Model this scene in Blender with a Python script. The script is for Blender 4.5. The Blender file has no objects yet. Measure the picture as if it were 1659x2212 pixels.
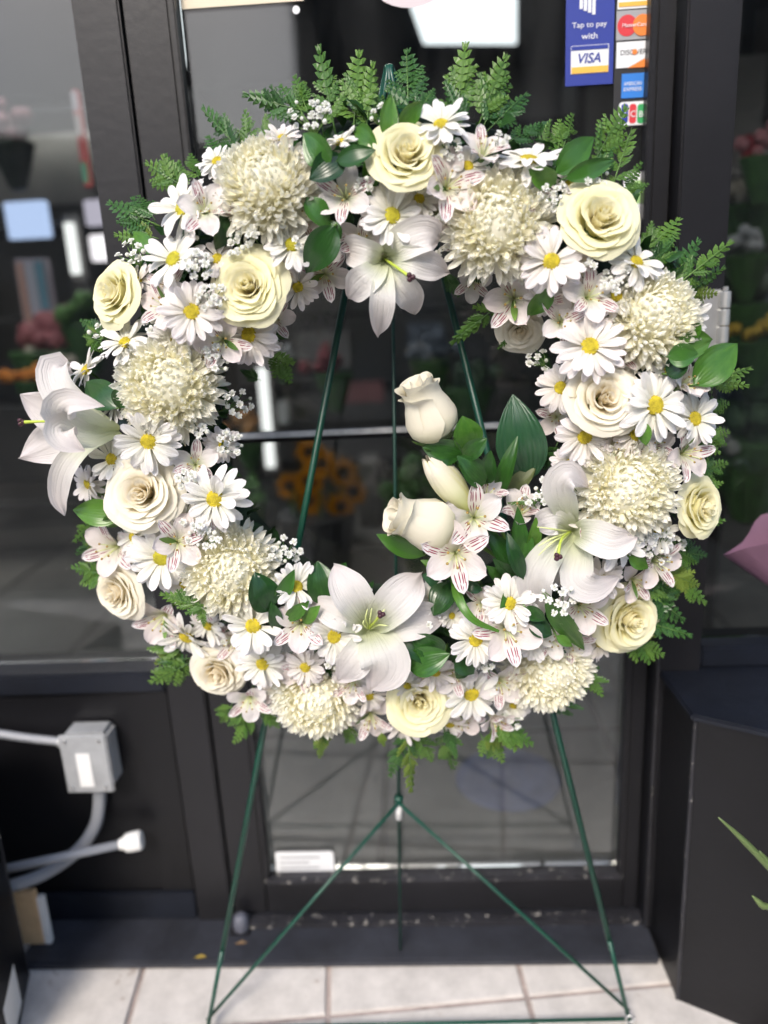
import bpy, bmesh, math, random
from mathutils import Vector, Matrix, noise
random.seed(11)
RND = random.Random(5)
scene = bpy.context.scene
col = scene.collection
PI = math.pi
R_ = math.radians

# ------------------------------------------------------------------ camera
# pixel coordinates below are those of a 1659 x 2212 view of the photograph; they are turned into points on real planes
FPX, CXP, CYP, CAMH = 1661.0, 829.5, 1106.0, 1.2
TH, RO, YA = R_(15.5), R_(-3.0), R_(-3.0)
FW = Vector((math.sin(YA)*math.cos(TH), math.cos(YA)*math.cos(TH), -math.sin(TH)))
r0 = Vector((math.cos(YA), -math.sin(YA), 0)); u0 = r0.cross(FW)
RT = math.cos(RO)*r0 + math.sin(RO)*u0
UP = -math.sin(RO)*r0 + math.cos(RO)*u0
CAM = Vector((0, 0, CAMH))
camd = bpy.data.cameras.new('camera'); cam = bpy.data.objects.new('camera', camd); col.objects.link(cam)
cam.matrix_world = Matrix.Translation(CAM) @ Matrix((RT, UP, -FW)).transposed().to_4x4()
camd.sensor_fit = 'HORIZONTAL'; camd.sensor_width = 27.0; camd.lens = 27.0*FPX/1659.0
camd.clip_start = 0.05; camd.clip_end = 500
camd.dof.use_dof = True; camd.dof.focus_distance = 0.945; camd.dof.aperture_fstop = 1.65; camd.dof.aperture_blades = 0
scene.camera = cam

def ray(x, y): return FW + RT*((x-CXP)/FPX) - UP*((y-CYP)/FPX)
def at_y(x, y, Y): d = ray(x, y); return CAM + d*(Y/d.y)
def at_z(x, y, z): d = ray(x, y); return CAM + d*((z-CAMH)/d.z)

# ------------------------------------------------------------------ world, sun, exposure
SUN = Vector((-0.22, -0.76, 0.66)).normalized()          # soft daylight from behind and above the camera
w = bpy.data.worlds.new('World'); scene.world = w; w.use_nodes = True
nt = w.node_tree; nt.nodes.clear()
wo = nt.nodes.new('ShaderNodeOutputWorld'); bg = nt.nodes.new('ShaderNodeBackground'); sky = nt.nodes.new('ShaderNodeTexSky')
sky.sky_type = 'NISHITA'; sky.sun_disc = False
sky.sun_elevation = math.asin(SUN.z); sky.sun_rotation = math.atan2(SUN.x, SUN.y)
sky.dust_density = 2.2; sky.air_density = 1.0; sky.ozone_density = 1.5
bg.inputs['Strength'].default_value = 0.15
nt.links.new(sky.outputs[0], bg.inputs[0]); nt.links.new(bg.outputs[0], wo.inputs[0])
sd = bpy.data.lights.new('sun', 'SUN'); so = bpy.data.objects.new('sun', sd); col.objects.link(so)
sd.energy = 1.4; sd.angle = R_(18); sd.color = (1.0, 0.92, 0.82)
so.rotation_euler = (-SUN).to_track_quat('-Z', 'Y').to_euler(); so.location = SUN*20
scene.view_settings.view_transform = 'Standard'; scene.view_settings.look = 'None'
scene.view_settings.exposure = 1.12; scene.view_settings.gamma = 1.0
scene.view_settings.use_curve_mapping = False
scene.cycles.use_denoising = True
scene.cycles.max_bounces = 10; scene.cycles.diffuse_bounces = 7; scene.cycles.glossy_bounces = 3; scene.cycles.transmission_bounces = 7; scene.cycles.adaptive_threshold = 0.03; scene.cycles.transparent_max_bounces = 12; scene.cycles.sample_clamp_indirect = 4.0

# ------------------------------------------------------------------ helpers
def mesh(name, v, f, mats, smooth=True, uv=None, fm=None):
    m = bpy.data.meshes.new(name); m.from_pydata([tuple(p) for p in v], [], f); m.update()
    for x in (mats if isinstance(mats, (list, tuple)) else [mats]): m.materials.append(x)
    if smooth: m.polygons.foreach_set('use_smooth', [True]*len(m.polygons))
    if fm: m.polygons.foreach_set('material_index', fm)
    if uv:
        l = m.uv_layers.new(name='UVMap')
        flat = []
        for lp in m.loops: flat.extend(uv[lp.vertex_index])
        l.data.foreach_set('uv', flat)
    return m
def ob(name, data, parent=None, M=None):
    o = bpy.data.objects.new(name, data); col.objects.link(o)
    if parent is not None: o.parent = parent
    if M is not None: o.matrix_basis = M
    return o
def tag(o, label=None, cat=None, group=None, kind=None):
    if label: o['label'] = label
    if cat: o['category'] = cat
    if group: o['group'] = group
    if kind: o['kind'] = kind
    return o
def thing(name, label, cat, M=None, group=None):
    return tag(ob(name, None, None, M), label, cat, group)
class MB:
    def __init__(s): s.v = []; s.f = []
    def add(s, v, f):
        n = len(s.v); s.v += [Vector(p) for p in v]; s.f += [tuple(i+n for i in q) for q in f]; return s
    def box(s, a, b):
        x0, y0, z0 = a; x1, y1, z1 = b
        return s.add([(x0,y0,z0),(x1,y0,z0),(x1,y1,z0),(x0,y1,z0),(x0,y0,z1),(x1,y0,z1),(x1,y1,z1),(x0,y1,z1)],
                     [(3,2,1,0),(4,5,6,7),(0,1,5,4),(1,2,6,5),(2,3,7,6),(3,0,4,7)])
    def prism(s, pts, z0, z1):
        n = len(pts)
        return s.add([(p[0],p[1],z0) for p in pts]+[(p[0],p[1],z1) for p in pts],
                     [tuple(reversed(range(n))), tuple(range(n,2*n))]+[(i,(i+1)%n,(i+1)%n+n,i+n) for i in range(n)])
    def tube(s, pts, rad, k=8):
        pts = [Vector(p) for p in pts]; n = len(pts); vs = []; fs = []
        rad = rad if isinstance(rad, (list, tuple)) else [rad]*n
        a = None
        for i, p in enumerate(pts):
            t = (pts[min(i+1,n-1)]-pts[max(i-1,0)]).normalized()
            if a is None: a = t.orthogonal().normalized()
            else: a = (a-t*a.dot(t)).normalized()
            b = t.cross(a)
            for j in range(k):
                q = 2*PI*j/k; vs.append(p+(a*math.cos(q)+b*math.sin(q))*rad[i])
        for i in range(n-1):
            for j in range(k): fs.append((i*k+j, i*k+(j+1)%k, (i+1)*k+(j+1)%k, (i+1)*k+j))
        fs += [tuple(reversed(range(k))), tuple(range((n-1)*k, n*k))]
        return s.add(vs, fs)
    def lathe(s, prof, k=16, M=Matrix()):
        vs = []; fs = []; n = len(prof)
        for r, z in prof:
            for j in range(k): vs.append(M @ Vector((r*math.cos(2*PI*j/k), r*math.sin(2*PI*j/k), z)))
        for i in range(n-1):
            for j in range(k): fs.append((i*k+j, i*k+(j+1)%k, (i+1)*k+(j+1)%k, (i+1)*k+j))
        fs += [tuple(reversed(range(k))), tuple(range((n-1)*k, n*k))]
        return s.add(vs, fs)
    def build(s, name, mat, parent=None, M=None, smooth=False, bevel=0, origin=False):
        o = None
        off = Vector((0,0,0))
        m = mesh(name, s.v, s.f, mat, smooth)
        if bevel:
            b = bmesh.new(); b.from_mesh(m)
            es = [e for e in b.edges if len(e.link_faces) == 2 and e.calc_face_angle(0) > 0.6]
            bmesh.ops.bevel(b, geom=es, offset=bevel, segments=2, affect='EDGES', clamp_overlap=True)
            b.to_mesh(m); b.free()
        return ob(name, m, parent, M)
def catmull(P, n):
    P = [Vector(p) for p in P]; Q = [2*P[0]-P[1]]+P+[2*P[-1]-P[-2]]; out = []
    for i in range(n):
        t = i/(n-1)*(len(P)-1); k = min(int(t), len(P)-2); t -= k
        a, b, c, d = Q[k:k+4]
        out.append(0.5*((2*b)+(c-a)*t+(2*a-5*b+4*c-d)*t*t+(3*b-a-3*c+d)*t**3))
    return out
def frame(n, twist=0.0, pos=Vector((0,0,0)), sc=1.0):
    """matrix whose local Z looks along n"""
    z = n.normalized(); x = RT - z*RT.dot(z)
    if x.length < 0.1: x = UP - z*UP.dot(z)
    x.normalize(); y = z.cross(x)
    M = Matrix((x, y, z)).transposed().to_4x4()
    return Matrix.Translation(pos) @ M @ Matrix.Rotation(twist, 4, 'Z') @ Matrix.Scale(sc, 4)
def facing(nx, ny):
    k = nx*nx+ny*ny
    if k > 0.96: s = math.sqrt(0.96/k); nx *= s; ny *= s; k = 0.96
    return RT*nx - UP*ny - FW*math.sqrt(1-k)

# ------------------------------------------------------------------ materials
def nodes(name):
    m = bpy.data.materials.new(name); m.use_nodes = True; t = m.node_tree; t.nodes.clear()
    return m, t, t.nodes.new('ShaderNodeOutputMaterial')
def N(t, typ, **kw):
    n = t.nodes.new(typ)
    for k, v in kw.items():
        if k in n.inputs: n.inputs[k].default_value = v
        else: setattr(n, k, v)
    return n
def ramp(t, pts):
    n = t.nodes.new('ShaderNodeValToRGB'); e = n.color_ramp.elements
    while len(e) > 1: e.remove(e[-1])
    e[0].position = pts[0][0]; e[0].color = (*pts[0][1], 1) if len(pts[0][1]) == 3 else pts[0][1]
    for p, c in pts[1:]:
        x = e.new(p); x.color = (*c, 1)
    return n
def mix(t, a, b, fac, mode='MIX'):
    n = t.nodes.new('ShaderNodeMix'); n.data_type = 'RGBA'; n.blend_type = mode
    for i, s in ((0, fac), (6, a), (7, b)):
        if isinstance(s, (int, float)): n.inputs[i].default_value = s
        elif isinstance(s, tuple): n.inputs[i].default_value = (*s, 1)
        else: t.links.new(s, n.inputs[i])
    return n.outputs[2]
def solid(name, c, rough=0.5, metal=0.0, var=0.0, scale=8.0, bump=0.0, bscale=60.0, spots=None, spec=0.5):
    """plain surface with uneven tone, fine relief and optional worn specks"""
    m, t, o = nodes(name); p = N(t, 'ShaderNodeBsdfPrincipled', Roughness=rough, Metallic=metal)
    p.inputs['Specular IOR Level'].default_value = spec
    tc = N(t, 'ShaderNodeTexCoord'); cs = None
    if var:
        nz = N(t, 'ShaderNodeTexNoise', Scale=scale, Detail=6.0, Roughness=0.65); t.links.new(tc.outputs['Object'], nz.inputs['Vector'])
        rp = ramp(t, [(0.3, tuple(x*(1-var) for x in c)), (0.7, tuple(min(1, x*(1+var)) for x in c))]); t.links.new(nz.outputs[0], rp.inputs[0]); cs = rp.outputs[0]
    if spots:
        sc_, thr, sc2 = spots
        nz = N(t, 'ShaderNodeTexNoise', Scale=sc2, Detail=8.0, Roughness=0.75); t.links.new(tc.outputs['Object'], nz.inputs['Vector'])
        rp = ramp(t, [(thr, (0,0,0)), (thr+0.03, (1,1,1))]); t.links.new(nz.outputs[0], rp.inputs[0])
        cs = mix(t, cs if cs else c, sc_, rp.outputs[0])
    if cs: t.links.new(cs, p.inputs['Base Color'])
    else: p.inputs['Base Color'].default_value = (*c, 1)
    if bump:
        nz = N(t, 'ShaderNodeTexNoise', Scale=bscale, Detail=5.0); t.links.new(tc.outputs['Object'], nz.inputs['Vector'])
        b = N(t, 'ShaderNodeBump', Strength=bump, Distance=0.004); t.links.new(nz.outputs[0], b.inputs['Height']); t.links.new(b.outputs[0], p.inputs['Normal'])
    t.links.new(p.outputs[0], o.inputs[0]); return m
def emit(name, c, s):
    m, t, o = nodes(name); e = N(t, 'ShaderNodeEmission', Strength=s); e.inputs[0].default_value = (*c, 1)
    t.links.new(e.outputs[0], o.inputs[0]); return m
def petal_mat(name, base, tip, trans=0.28, rough=0.55, mid=None, streak=False, vein=0.25, vscale=26.0, edge=None, var=0.05):
    """petal: colour runs from base to tip along the petal, fine veins, light passes through"""
    m, t, o = nodes(name)
    uv = N(t, 'ShaderNodeUVMap'); sx = N(t, 'ShaderNodeSeparateXYZ'); t.links.new(uv.outputs[0], sx.inputs[0])
    pts = [(0.0, base)] + ([(0.45, mid)] if mid else []) + [(0.9, tip)]
    rp = ramp(t, pts); t.links.new(sx.outputs[1], rp.inputs[0]); c = rp.outputs[0]
    nz = N(t, 'ShaderNodeTexNoise', Scale=1.0, Detail=3.0)
    mp = N(t, 'ShaderNodeMapping'); mp.inputs['Scale'].default_value = (vscale, 2.2, 1); t.links.new(uv.outputs[0], mp.inputs[0]); t.links.new(mp.outputs[0], nz.inputs['Vector'])
    oi = N(t, 'ShaderNodeObjectInfo')
    hv = N(t, 'ShaderNodeHueSaturation'); mr = N(t, 'ShaderNodeMapRange'); mr.inputs['To Min'].default_value = 1-var; mr.inputs['To Max'].default_value = 1+var*0.5
    t.links.new(oi.outputs['Random'], mr.inputs[0]); t.links.new(mr.outputs[0], hv.inputs['Value']); t.links.new(c, hv.inputs['Color']); c = hv.outputs[0]
    if edge:   # tinge at the petal's rim
        a = N(t, 'ShaderNodeMath', operation='SUBTRACT'); a.inputs[1].default_value = 0.5; t.links.new(sx.outputs[0], a.inputs[0])
        b = N(t, 'ShaderNodeMath', operation='ABSOLUTE'); t.links.new(a.outputs[0], b.inputs[0])
        r2 = ramp(t, [(0.3, (0,0,0)), (0.5, (0.7,0.7,0.7))]); t.links.new(b.outputs[0], r2.inputs[0]); c = mix(t, c, edge, r2.outputs[0])
    if streak:  # dark red dashes on the throat of the inner petals
        vo = N(t, 'ShaderNodeTexVoronoi', voronoi_dimensions='2D', Scale=1.0, Randomness=0.7)
        m2 = N(t, 'ShaderNodeMapping'); m2.inputs['Scale'].default_value = (5.0, 3.6, 1); t.links.new(uv.outputs[0], m2.inputs[0])
        m3 = N(t, 'ShaderNodeMapping'); m3.inputs['Location'].default_value = (0.37, 0.2, 0); t.links.new(m2.outputs[0], m3.inputs[0]); t.links.new(m3.outputs[0], vo.inputs['Vector'])
        sub = N(t, 'ShaderNodeVectorMath', operation='SUBTRACT'); t.links.new(m3.outputs[0], sub.inputs[0]); t.links.new(vo.outputs['Position'], sub.inputs[1])
        mu = N(t, 'ShaderNodeVectorMath', operation='MULTIPLY'); mu.inputs[1].default_value = (3.0, 1.15, 0); t.links.new(sub.outputs[0], mu.inputs[0])
        ln = N(t, 'ShaderNodeVectorMath', operation='LENGTH'); t.links.new(mu.outputs[0], ln.inputs[0])
        r3 = ramp(t, [(0.48, (1,1,1)), (0.58, (0,0,0))]); t.links.new(ln.outputs['Value'], r3.inputs[0])
        r4 = ramp(t, [(0.2, (0,0,0)), (0.3, (1,1,1)), (0.8, (1,1,1)), (0.88, (0,0,0))]); t.links.new(sx.outputs[1], r4.inputs[0])
        r5 = ramp(t, [(0.06, (0,0,0)), (0.14, (1,1,1)), (0.86, (1,1,1)), (0.94, (0,0,0))]); t.links.new(sx.outputs[0], r5.inputs[0])
        k = N(t, 'ShaderNodeMath', operation='MULTIPLY'); t.links.new(r3.outputs[0], k.inputs[0]); t.links.new(r4.outputs[0], k.inputs[1])
        k2 = N(t, 'ShaderNodeMath', operation='MULTIPLY'); t.links.new(k.outputs[0], k2.inputs[0]); t.links.new(r5.outputs[0], k2.inputs[1])
        c = mix(t, c, (0.30, 0.03, 0.08), k2.outputs[0])
    p = N(t, 'ShaderNodeBsdfPrincipled', Roughness=rough+0.1); p.inputs['Specular IOR Level'].default_value = 0.14
    t.links.new(c, p.inputs['Base Color'])
    bu = N(t, 'ShaderNodeBump', Strength=vein, Distance=0.003); t.links.new(nz.outputs[0], bu.inputs['Height']); t.links.new(bu.outputs[0], p.inputs['Normal'])
    tr = N(t, 'ShaderNodeBsdfTranslucent'); t.links.new(c, tr.inputs[0]); t.links.new(bu.outputs[0], tr.inputs['Normal'])
    ms = N(t, 'ShaderNodeMixShader'); ms.inputs[0].default_value = trans
    t.links.new(p.outputs[0], ms.inputs[1]); t.links.new(tr.outputs[0], ms.inputs[2]); t.links.new(ms.outputs[0], o.inputs[0])
    return m
def leaf_mat(name, c, c2, rough=0.35, trans=0.15, ribs=0.5, spec=0.5):
    m, t, o = nodes(name)
    uv = N(t, 'ShaderNodeUVMap'); oi = N(t, 'ShaderNodeObjectInfo'); tc = N(t, 'ShaderNodeTexCoord')
    nz = N(t, 'ShaderNodeTexNoise', Scale=5.0, Detail=4.0); t.links.new(uv.outputs[0], nz.inputs['Vector'])
    a = N(t, 'ShaderNodeMath', operation='ADD'); t.links.new(nz.outputs[0], a.inputs[0])
    b = N(t, 'ShaderNodeMath', operation='MULTIPLY_ADD'); b.inputs[1].default_value = 0.8; b.inputs[2].default_value = -0.4; t.links.new(oi.outputs['Random'], b.inputs[0]); t.links.new(b.outputs[0], a.inputs[1])
    rp = ramp(t, [(0.2, c), (0.8, c2)]); t.links.new(a.outputs[0], rp.inputs[0])
    p = N(t, 'ShaderNodeBsdfPrincipled', Roughness=rough); p.inputs['Specular IOR Level'].default_value = spec; t.links.new(rp.outputs[0], p.inputs['Base Color'])
    wv = N(t, 'ShaderNodeTexWave', Scale=3.0, Distortion=1.2, Detail=2.0); t.links.new(uv.outputs[0], wv.inputs['Vector'])
    bu = N(t, 'ShaderNodeBump', Strength=ribs*0.18, Distance=0.002); t.links.new(wv.outputs[0], bu.inputs['Height']); t.links.new(bu.outputs[0], p.inputs['Normal'])
    tr = N(t, 'ShaderNodeBsdfTranslucent'); hs = N(t, 'ShaderNodeHueSaturation', Value=1.6); t.links.new(rp.outputs[0], hs.inputs['Color']); t.links.new(hs.outputs[0], tr.inputs[0])
    ms = N(t, 'ShaderNodeMixShader'); ms.inputs[0].default_value = trans
    t.links.new(p.outputs[0], ms.inputs[1]); t.links.new(tr.outputs[0], ms.inputs[2]); t.links.new(ms.outputs[0], o.inputs[0])
    return m
def glass_mat(name, tint=(0.8, 0.82, 0.82), dirt_haze=0.0):
    m, t, o = nodes(name)
    fr = N(t, 'ShaderNodeFresnel', IOR=1.5); g = N(t, 'ShaderNodeBsdfGlossy', Roughness=0.03); tp = N(t, 'ShaderNodeBsdfTransparent'); tp.inputs[0].default_value = (*tint, 1)
    ms = N(t, 'ShaderNodeMixShader'); t.links.new(fr.outputs[0], ms.inputs[0]); t.links.new(tp.outputs[0], ms.inputs[1]); t.links.new(g.outputs[0], ms.inputs[2])
    out = ms.outputs[0]
    if dirt_haze:  # pale grey film, for dirt and also for the hazy veil on the glass
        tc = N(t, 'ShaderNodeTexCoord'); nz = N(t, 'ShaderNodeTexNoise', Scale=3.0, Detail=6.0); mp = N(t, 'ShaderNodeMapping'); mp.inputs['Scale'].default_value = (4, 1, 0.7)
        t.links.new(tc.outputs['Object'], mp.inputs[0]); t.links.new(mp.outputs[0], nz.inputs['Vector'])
        rp = ramp(t, [(0.35, (0,0,0)), (0.75, (dirt_haze,)*3)]); t.links.new(nz.outputs[0], rp.inputs[0])
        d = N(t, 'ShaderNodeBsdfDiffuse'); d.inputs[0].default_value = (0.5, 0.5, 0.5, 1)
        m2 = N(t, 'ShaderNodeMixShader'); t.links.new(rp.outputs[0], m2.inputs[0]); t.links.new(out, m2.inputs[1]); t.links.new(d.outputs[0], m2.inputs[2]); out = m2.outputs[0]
    t.links.new(out, o.inputs[0]); return m

M_black = solid('black_paint', (0.0042, 0.0042, 0.0054), 0.44, var=0.35, scale=5, bump=0.12, bscale=90, spots=((0.2, 0.19, 0.18), 0.75, 26), spec=0.32)
M_frame = solid('frame_paint', (0.0085, 0.0085, 0.0105), 0.40, var=0.25, scale=4, bump=0.08, bscale=70, spec=0.35)
M_worn = solid('worn_paint', (0.006, 0.008, 0.014), 0.45, var=0.4, scale=6, bump=0.2, bscale=60, spots=((0.25, 0.24, 0.22), 0.70, 60), spec=0.35)
M_step = solid('step_paint', (0.022, 0.024, 0.032), 0.55, var=0.5, scale=9, bump=0.35, bscale=50, spots=((0.12, 0.115, 0.11), 0.70, 20))
M_edge = solid('chipped_edge', (0.016, 0.016, 0.02), 0.55, var=0.5, scale=20, bump=0.3, spots=((0.42, 0.40, 0.36), 0.60, 60))
M_tile = solid('floor_tile', (0.56, 0.53, 0.50), 0.5, var=0.20, scale=14, bump=0.2, bscale=45, spots=((0.38, 0.325, 0.29), 0.60, 9))
M_grout = solid('grout', (0.37, 0.31, 0.285), 0.85, var=0.3, scale=25, bump=0.4)
M_ground = solid('ground', (0.07, 0.07, 0.068), 0.85, var=0.25, scale=2, bump=0.3)
M_glass = glass_mat('window_glass', dirt_haze=0.012)
M_doorglass = glass_mat('door_glass', dirt_haze=0.045)
M_metal = solid('galvanised', (0.36, 0.37, 0.38), 0.48, metal=0.25, var=0.15, scale=18, bump=0.08)
M_steel = solid('hinge_steel', (0.55, 0.55, 0.54), 0.38, metal=0.8, var=0.1, scale=20)
M_green_metal = solid('green_enamel', (0.004, 0.055, 0.034), 0.35, var=0.2, scale=10)
M_green_shaded = solid('green_enamel_shaded', (0.003, 0.035, 0.024), 0.45, var=0.2, scale=10)  # darker copy of the green enamel: the back leg's shade put into its colour
M_white = solid('white_plastic', (0.72, 0.72, 0.70), 0.5, var=0.05)
M_paper = solid('white_paper', (0.68, 0.68, 0.67), 0.75, var=0.08, scale=12)
M_wood = solid('raw_wood', (0.52, 0.36, 0.20), 0.7, var=0.25, scale=10, bump=0.2)
# ------------------------------------------------------------------ setting: ground, pavement, doorstep, shop interior
DY = 1.25          # outer face of the door
STEP = 0.02
g = MB().add([(-120,-120,-0.05),(120,-120,-0.05),(120,120,-0.05),(-120,120,-0.05)], [(0,1,2,3)]).build('ground', M_ground); tag(g, kind='structure')
pav = MB().box((-3.2,-0.5,-0.048),(3.2,1.30,-0.006)).build('pavement', M_grout); tag(pav, kind='structure')
ta = R_(5.6); T = 0.352
tb = MB().box((-T/2+0.005,-T/2+0.005,-0.006),(T/2-0.005,T/2-0.005,0.0))
tmesh = mesh('tile', tb.v, tb.f, M_tile, False)
b_ = bmesh.new(); b_.from_mesh(tmesh); bmesh.ops.bevel(b_, geom=[e for e in b_.edges if abs(e.verts[0].co.z-e.verts[1].co.z) < 1e-5 and e.verts[0].co.z > -0.003], offset=0.002, segments=2, affect='EDGES'); b_.to_mesh(tmesh); b_.free()
M0 = Matrix.Translation((-0.199, 1.052, 0)) @ Matrix.Rotation(ta, 4, 'Z')
for i in range(-5, 6):
    for j in range(-5, 2):
        p = M0 @ Vector(((i+0.5)*T, (j+0.5)*T, 0))
        if abs(p.x) < 1.9 and -0.36 < p.y < 1.32:
            ob('tile', tmesh, pav, Matrix.Translation((p.x, p.y, RND.uniform(-0.0006, 0.0006))) @ Matrix.Rotation(ta, 4, 'Z'))
st = MB().box((-0.80,1.148,0.0015),(0.40,1.32,STEP)).build('doorstep', M_step, bevel=0.004); tag(st, kind='structure')
strip = MB().box((-0.38,1.225,STEP),(0.395,1.247,STEP+0.012)).build('threshold_strip', M_edge, st)

M_sfloor = solid('shop_floor', (0.20, 0.20, 0.195), 0.45, var=0.2, scale=3, bump=0.1)
M_sgrout = solid('shop_grout', (0.07, 0.07, 0.07), 0.8)
M_swall = solid('shop_wall', (0.16, 0.15, 0.145), 0.8, var=0.1, scale=2)
M_sceil = solid('shop_ceiling', (0.20, 0.195, 0.19), 0.85, var=0.1, scale=2)
sf = MB().box((-3.2,1.33,-0.045),(3.2,5.6,0.0)).build('shop_floor', M_sgrout); tag(sf, kind='structure')
fb = MB().box((-0.29,-0.29,0),(0.29,0.29,0.006)); fmesh = mesh('tile', fb.v, fb.f, M_sfloor, False)
for i in range(-5, 5):
    for j in range(7):
        ob('tile', fmesh, sf, Matrix.Translation((0.18+i*0.6, 1.64+j*0.6, 0)))
tag(MB().box((-3.3,5.6,0),(3.3,5.7,2.75)).build('shop_back_wall', M_swall), kind='structure')
tag(MB().box((-3.3,1.36,0),(-3.2,5.6,2.75)).build('shop_side_wall', M_swall), kind='structure')
tag(MB().box((3.2,1.36,0),(3.3,5.6,2.75)).build('shop_side_wall', M_swall), kind='structure')
tag(MB().box((-3.3,1.36,2.6),(3.3,5.7,2.75)).build('shop_ceiling', M_sceil), kind='structure')

# ------------------------------------------------------------------ storefront
XL, XR = -0.405, 0.375       # seam on the hinge post, edge of the door leaf
sfr = thing('storefront', 'black painted shop front with glazed windows beside the glass door', 'shop front')
MB().box((-0.478,1.245,STEP+0.001),(-0.409,1.335,2.3)).build('post', M_frame, sfr, bevel=0.003)
MB().box((0.389,1.215,STEP+0.001),(0.463,1.335,2.3)).build('post', M_frame, sfr, bevel=0.003)
MB().box((-2.6,1.22,2.302),(3.0,1.36,4.2)).build('fascia', M_black, sfr)
MB().box((-2.6,1.262,STEP+0.001),(-0.480,1.335,0.53)).build('bulkhead_panel', M_black, sfr)
MB().box((-2.6,1.240,0.532),(-0.480,1.34,0.572)).build('window_sill', M_worn, sfr, bevel=0.004)
MB().box((-2.6,1.250,0.0215),(-0.482,1.2605,0.085)).build('skirting_board', M_worn, sfr, bevel=0.003)
MB().box((-0.545,1.254,0.087),(-0.482,1.2605,0.530)).build('trim_board', M_black, sfr, bevel=0.002)
MB().box((-2.6,1.290,0.573),(-0.480,1.296,2.30)).build('window_pane', M_glass, sfr)
MB().box((-1.62,1.265,0.573),(-1.56,1.325,2.30)).build('mullion', M_frame, sfr, bevel=0.003)
MB().tube([(0.392,1.2135,STEP+0.004),(0.392,1.2135,0.60)], 0.0022, 6).build('corner_bead', M_edge, sfr)
# projecting bay on the other side of the door
bay = [(0.398,1.33),(0.409,1.078),(0.56,0.993),(1.35,0.55),(1.6,0.55),(1.6,1.33)]
MB().prism(bay, 0.001, 0.547).build('bay_bulkhead', M_black, sfr)
MB().prism([(0.390,1.33),(0.401,1.072),(0.556,0.985),(1.347,0.54),(1.61,0.54),(1.61,1.33)], 0.548, 0.560).build('bay_top', M_worn, sfr, bevel=0.003)
MB().tube([(0.409,1.0775,0.004),(0.409,1.0775,0.545)], 0.0035, 6).build('corner_bead', M_edge, sfr)
MB().box((0.465,1.22,0.561),(2.6,1.30,0.600)).build('window_sill', M_worn, sfr, bevel=0.004)
MB().box((0.465,1.255,0.601),(2.6,1.261,2.30)).build('window_pane', M_glass, sfr)
MB().box((1.75,1.24,0.601),(1.81,1.30,2.30)).build('mullion', M_frame, sfr, bevel=0.003)

door = thing('glass_door', 'black framed glass door behind the flower wreath', 'door')
def dbox(n, a, b, m=M_frame, bev=0.003, par=None): return MB().box(a, b).build(n, m, par or door, bevel=bev)
Z0 = STEP+0.014
dbox('stile', (XL,1.250,Z0),(-0.338,1.292,2.29)); dbox('stile', (0.358,1.250,Z0),(XR+0.01,1.292,2.29))
dbox('bottom_rail', (-0.3365,1.250,Z0),(0.3565,1.292,0.106)); dbox('top_rail', (-0.3365,1.250,2.20),(0.3565,1.292,2.29))
dbox('glazing_bead', (-0.3365,1.243,0.1065),(0.3565,1.268,0.118), M_edge, 0.002)
dbox('glazing_bead', (-0.3365,1.243,0.119),(-0.327,1.268,2.199), M_frame, 0.002); dbox('glazing_bead', (0.347,1.243,0.119),(0.3565,1.268,2.199), M_frame, 0.002)
MB().box((-0.326,1.269,0.119),(0.346,1.275,2.199)).build('glass_pane', M_doorglass, door)
M_pale = solid('worn_aluminium', (0.55,0.55,0.54), 0.5, var=0.35, scale=30)
dbox('push_bar', (-0.335,1.224,0.984),(0.355,1.240,1.001), M_frame, 0.004); dbox('bar_edge', (-0.325,1.2185,0.9925),(0.345,1.2232,1.0012), M_pale, 0)
hs = ob('hinge', None, sfr)
h0 = at_y(1540, 700, 1.205)
MB().box((h0.x-0.016,1.2065,h0.z-0.055),(h0.x+0.012,1.2145,h0.z+0.05)).build('leaf_plate', M_steel, hs, bevel=0.002)
for k in range(4): MB().lathe([(0.0075,-0.012),(0.0085,-0.011),(0.0085,0.011),(0.0075,0.012)], 12, Matrix.Translation((h0.x+0.015,1.204,h0.z-0.042+k*0.0255))).build('knuckle', M_steel, hs, smooth=False)
MB().lathe([(0.004,0),(0.004,0.006)], 10, Matrix.Translation((h0.x+0.015,1.204,h0.z+0.0475))).build('pin', M_steel, hs)
MB().box((h0.x-0.034,1.2075,h0.z-0.055),(h0.x-0.0165,1.2145,h0.z+0.03)).build('leaf_plate', M_steel, hs, bevel=0.002)

# stop block by the door foot, junction box, conduits, pipe, timber, box at the side
def tg(name, label, cat, group=None): return thing(name, label, cat, None, group)
s = tg('door_stop', 'small grey rounded door stop at the foot of the door', 'door stop')
p = at_z(527, 1990, STEP); MB().lathe([(0.014,0.0),(0.016,0.004),(0.014,0.03),(0.006,0.036)], 14, Matrix.Translation((p.x,1.225,STEP))).build('body', solid('grey_plastic', (0.09,0.095,0.12), 0.5), s, smooth=True)
MB().box((p.x-0.019,1.208,STEP+0.0003),(p.x+0.019,1.2425,STEP+0.003)).build('base_plate', M_frame, s)
jb = tg('junction_box', 'grey metal electrical box with white label on the black panel', 'electrical box')
a, b = at_y(142, 1572, 1.235), at_y(258, 1688, 1.235)
MB().box((a.x,1.212,b.z),(b.x,1.2615,a.z)).build('body', M_metal, jb, bevel=0.008)
MB().box((a.x-0.003,1.204,b.z-0.003),(b.x+0.002,1.2105,a.z+0.002)).build('cover', M_metal, jb, bevel=0.005)
MB().box((a.x+0.026,1.2025,b.z+0.012),(a.x+0.052,1.2035,a.z-0.035)).build('label_plate', M_paper, jb)
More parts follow.
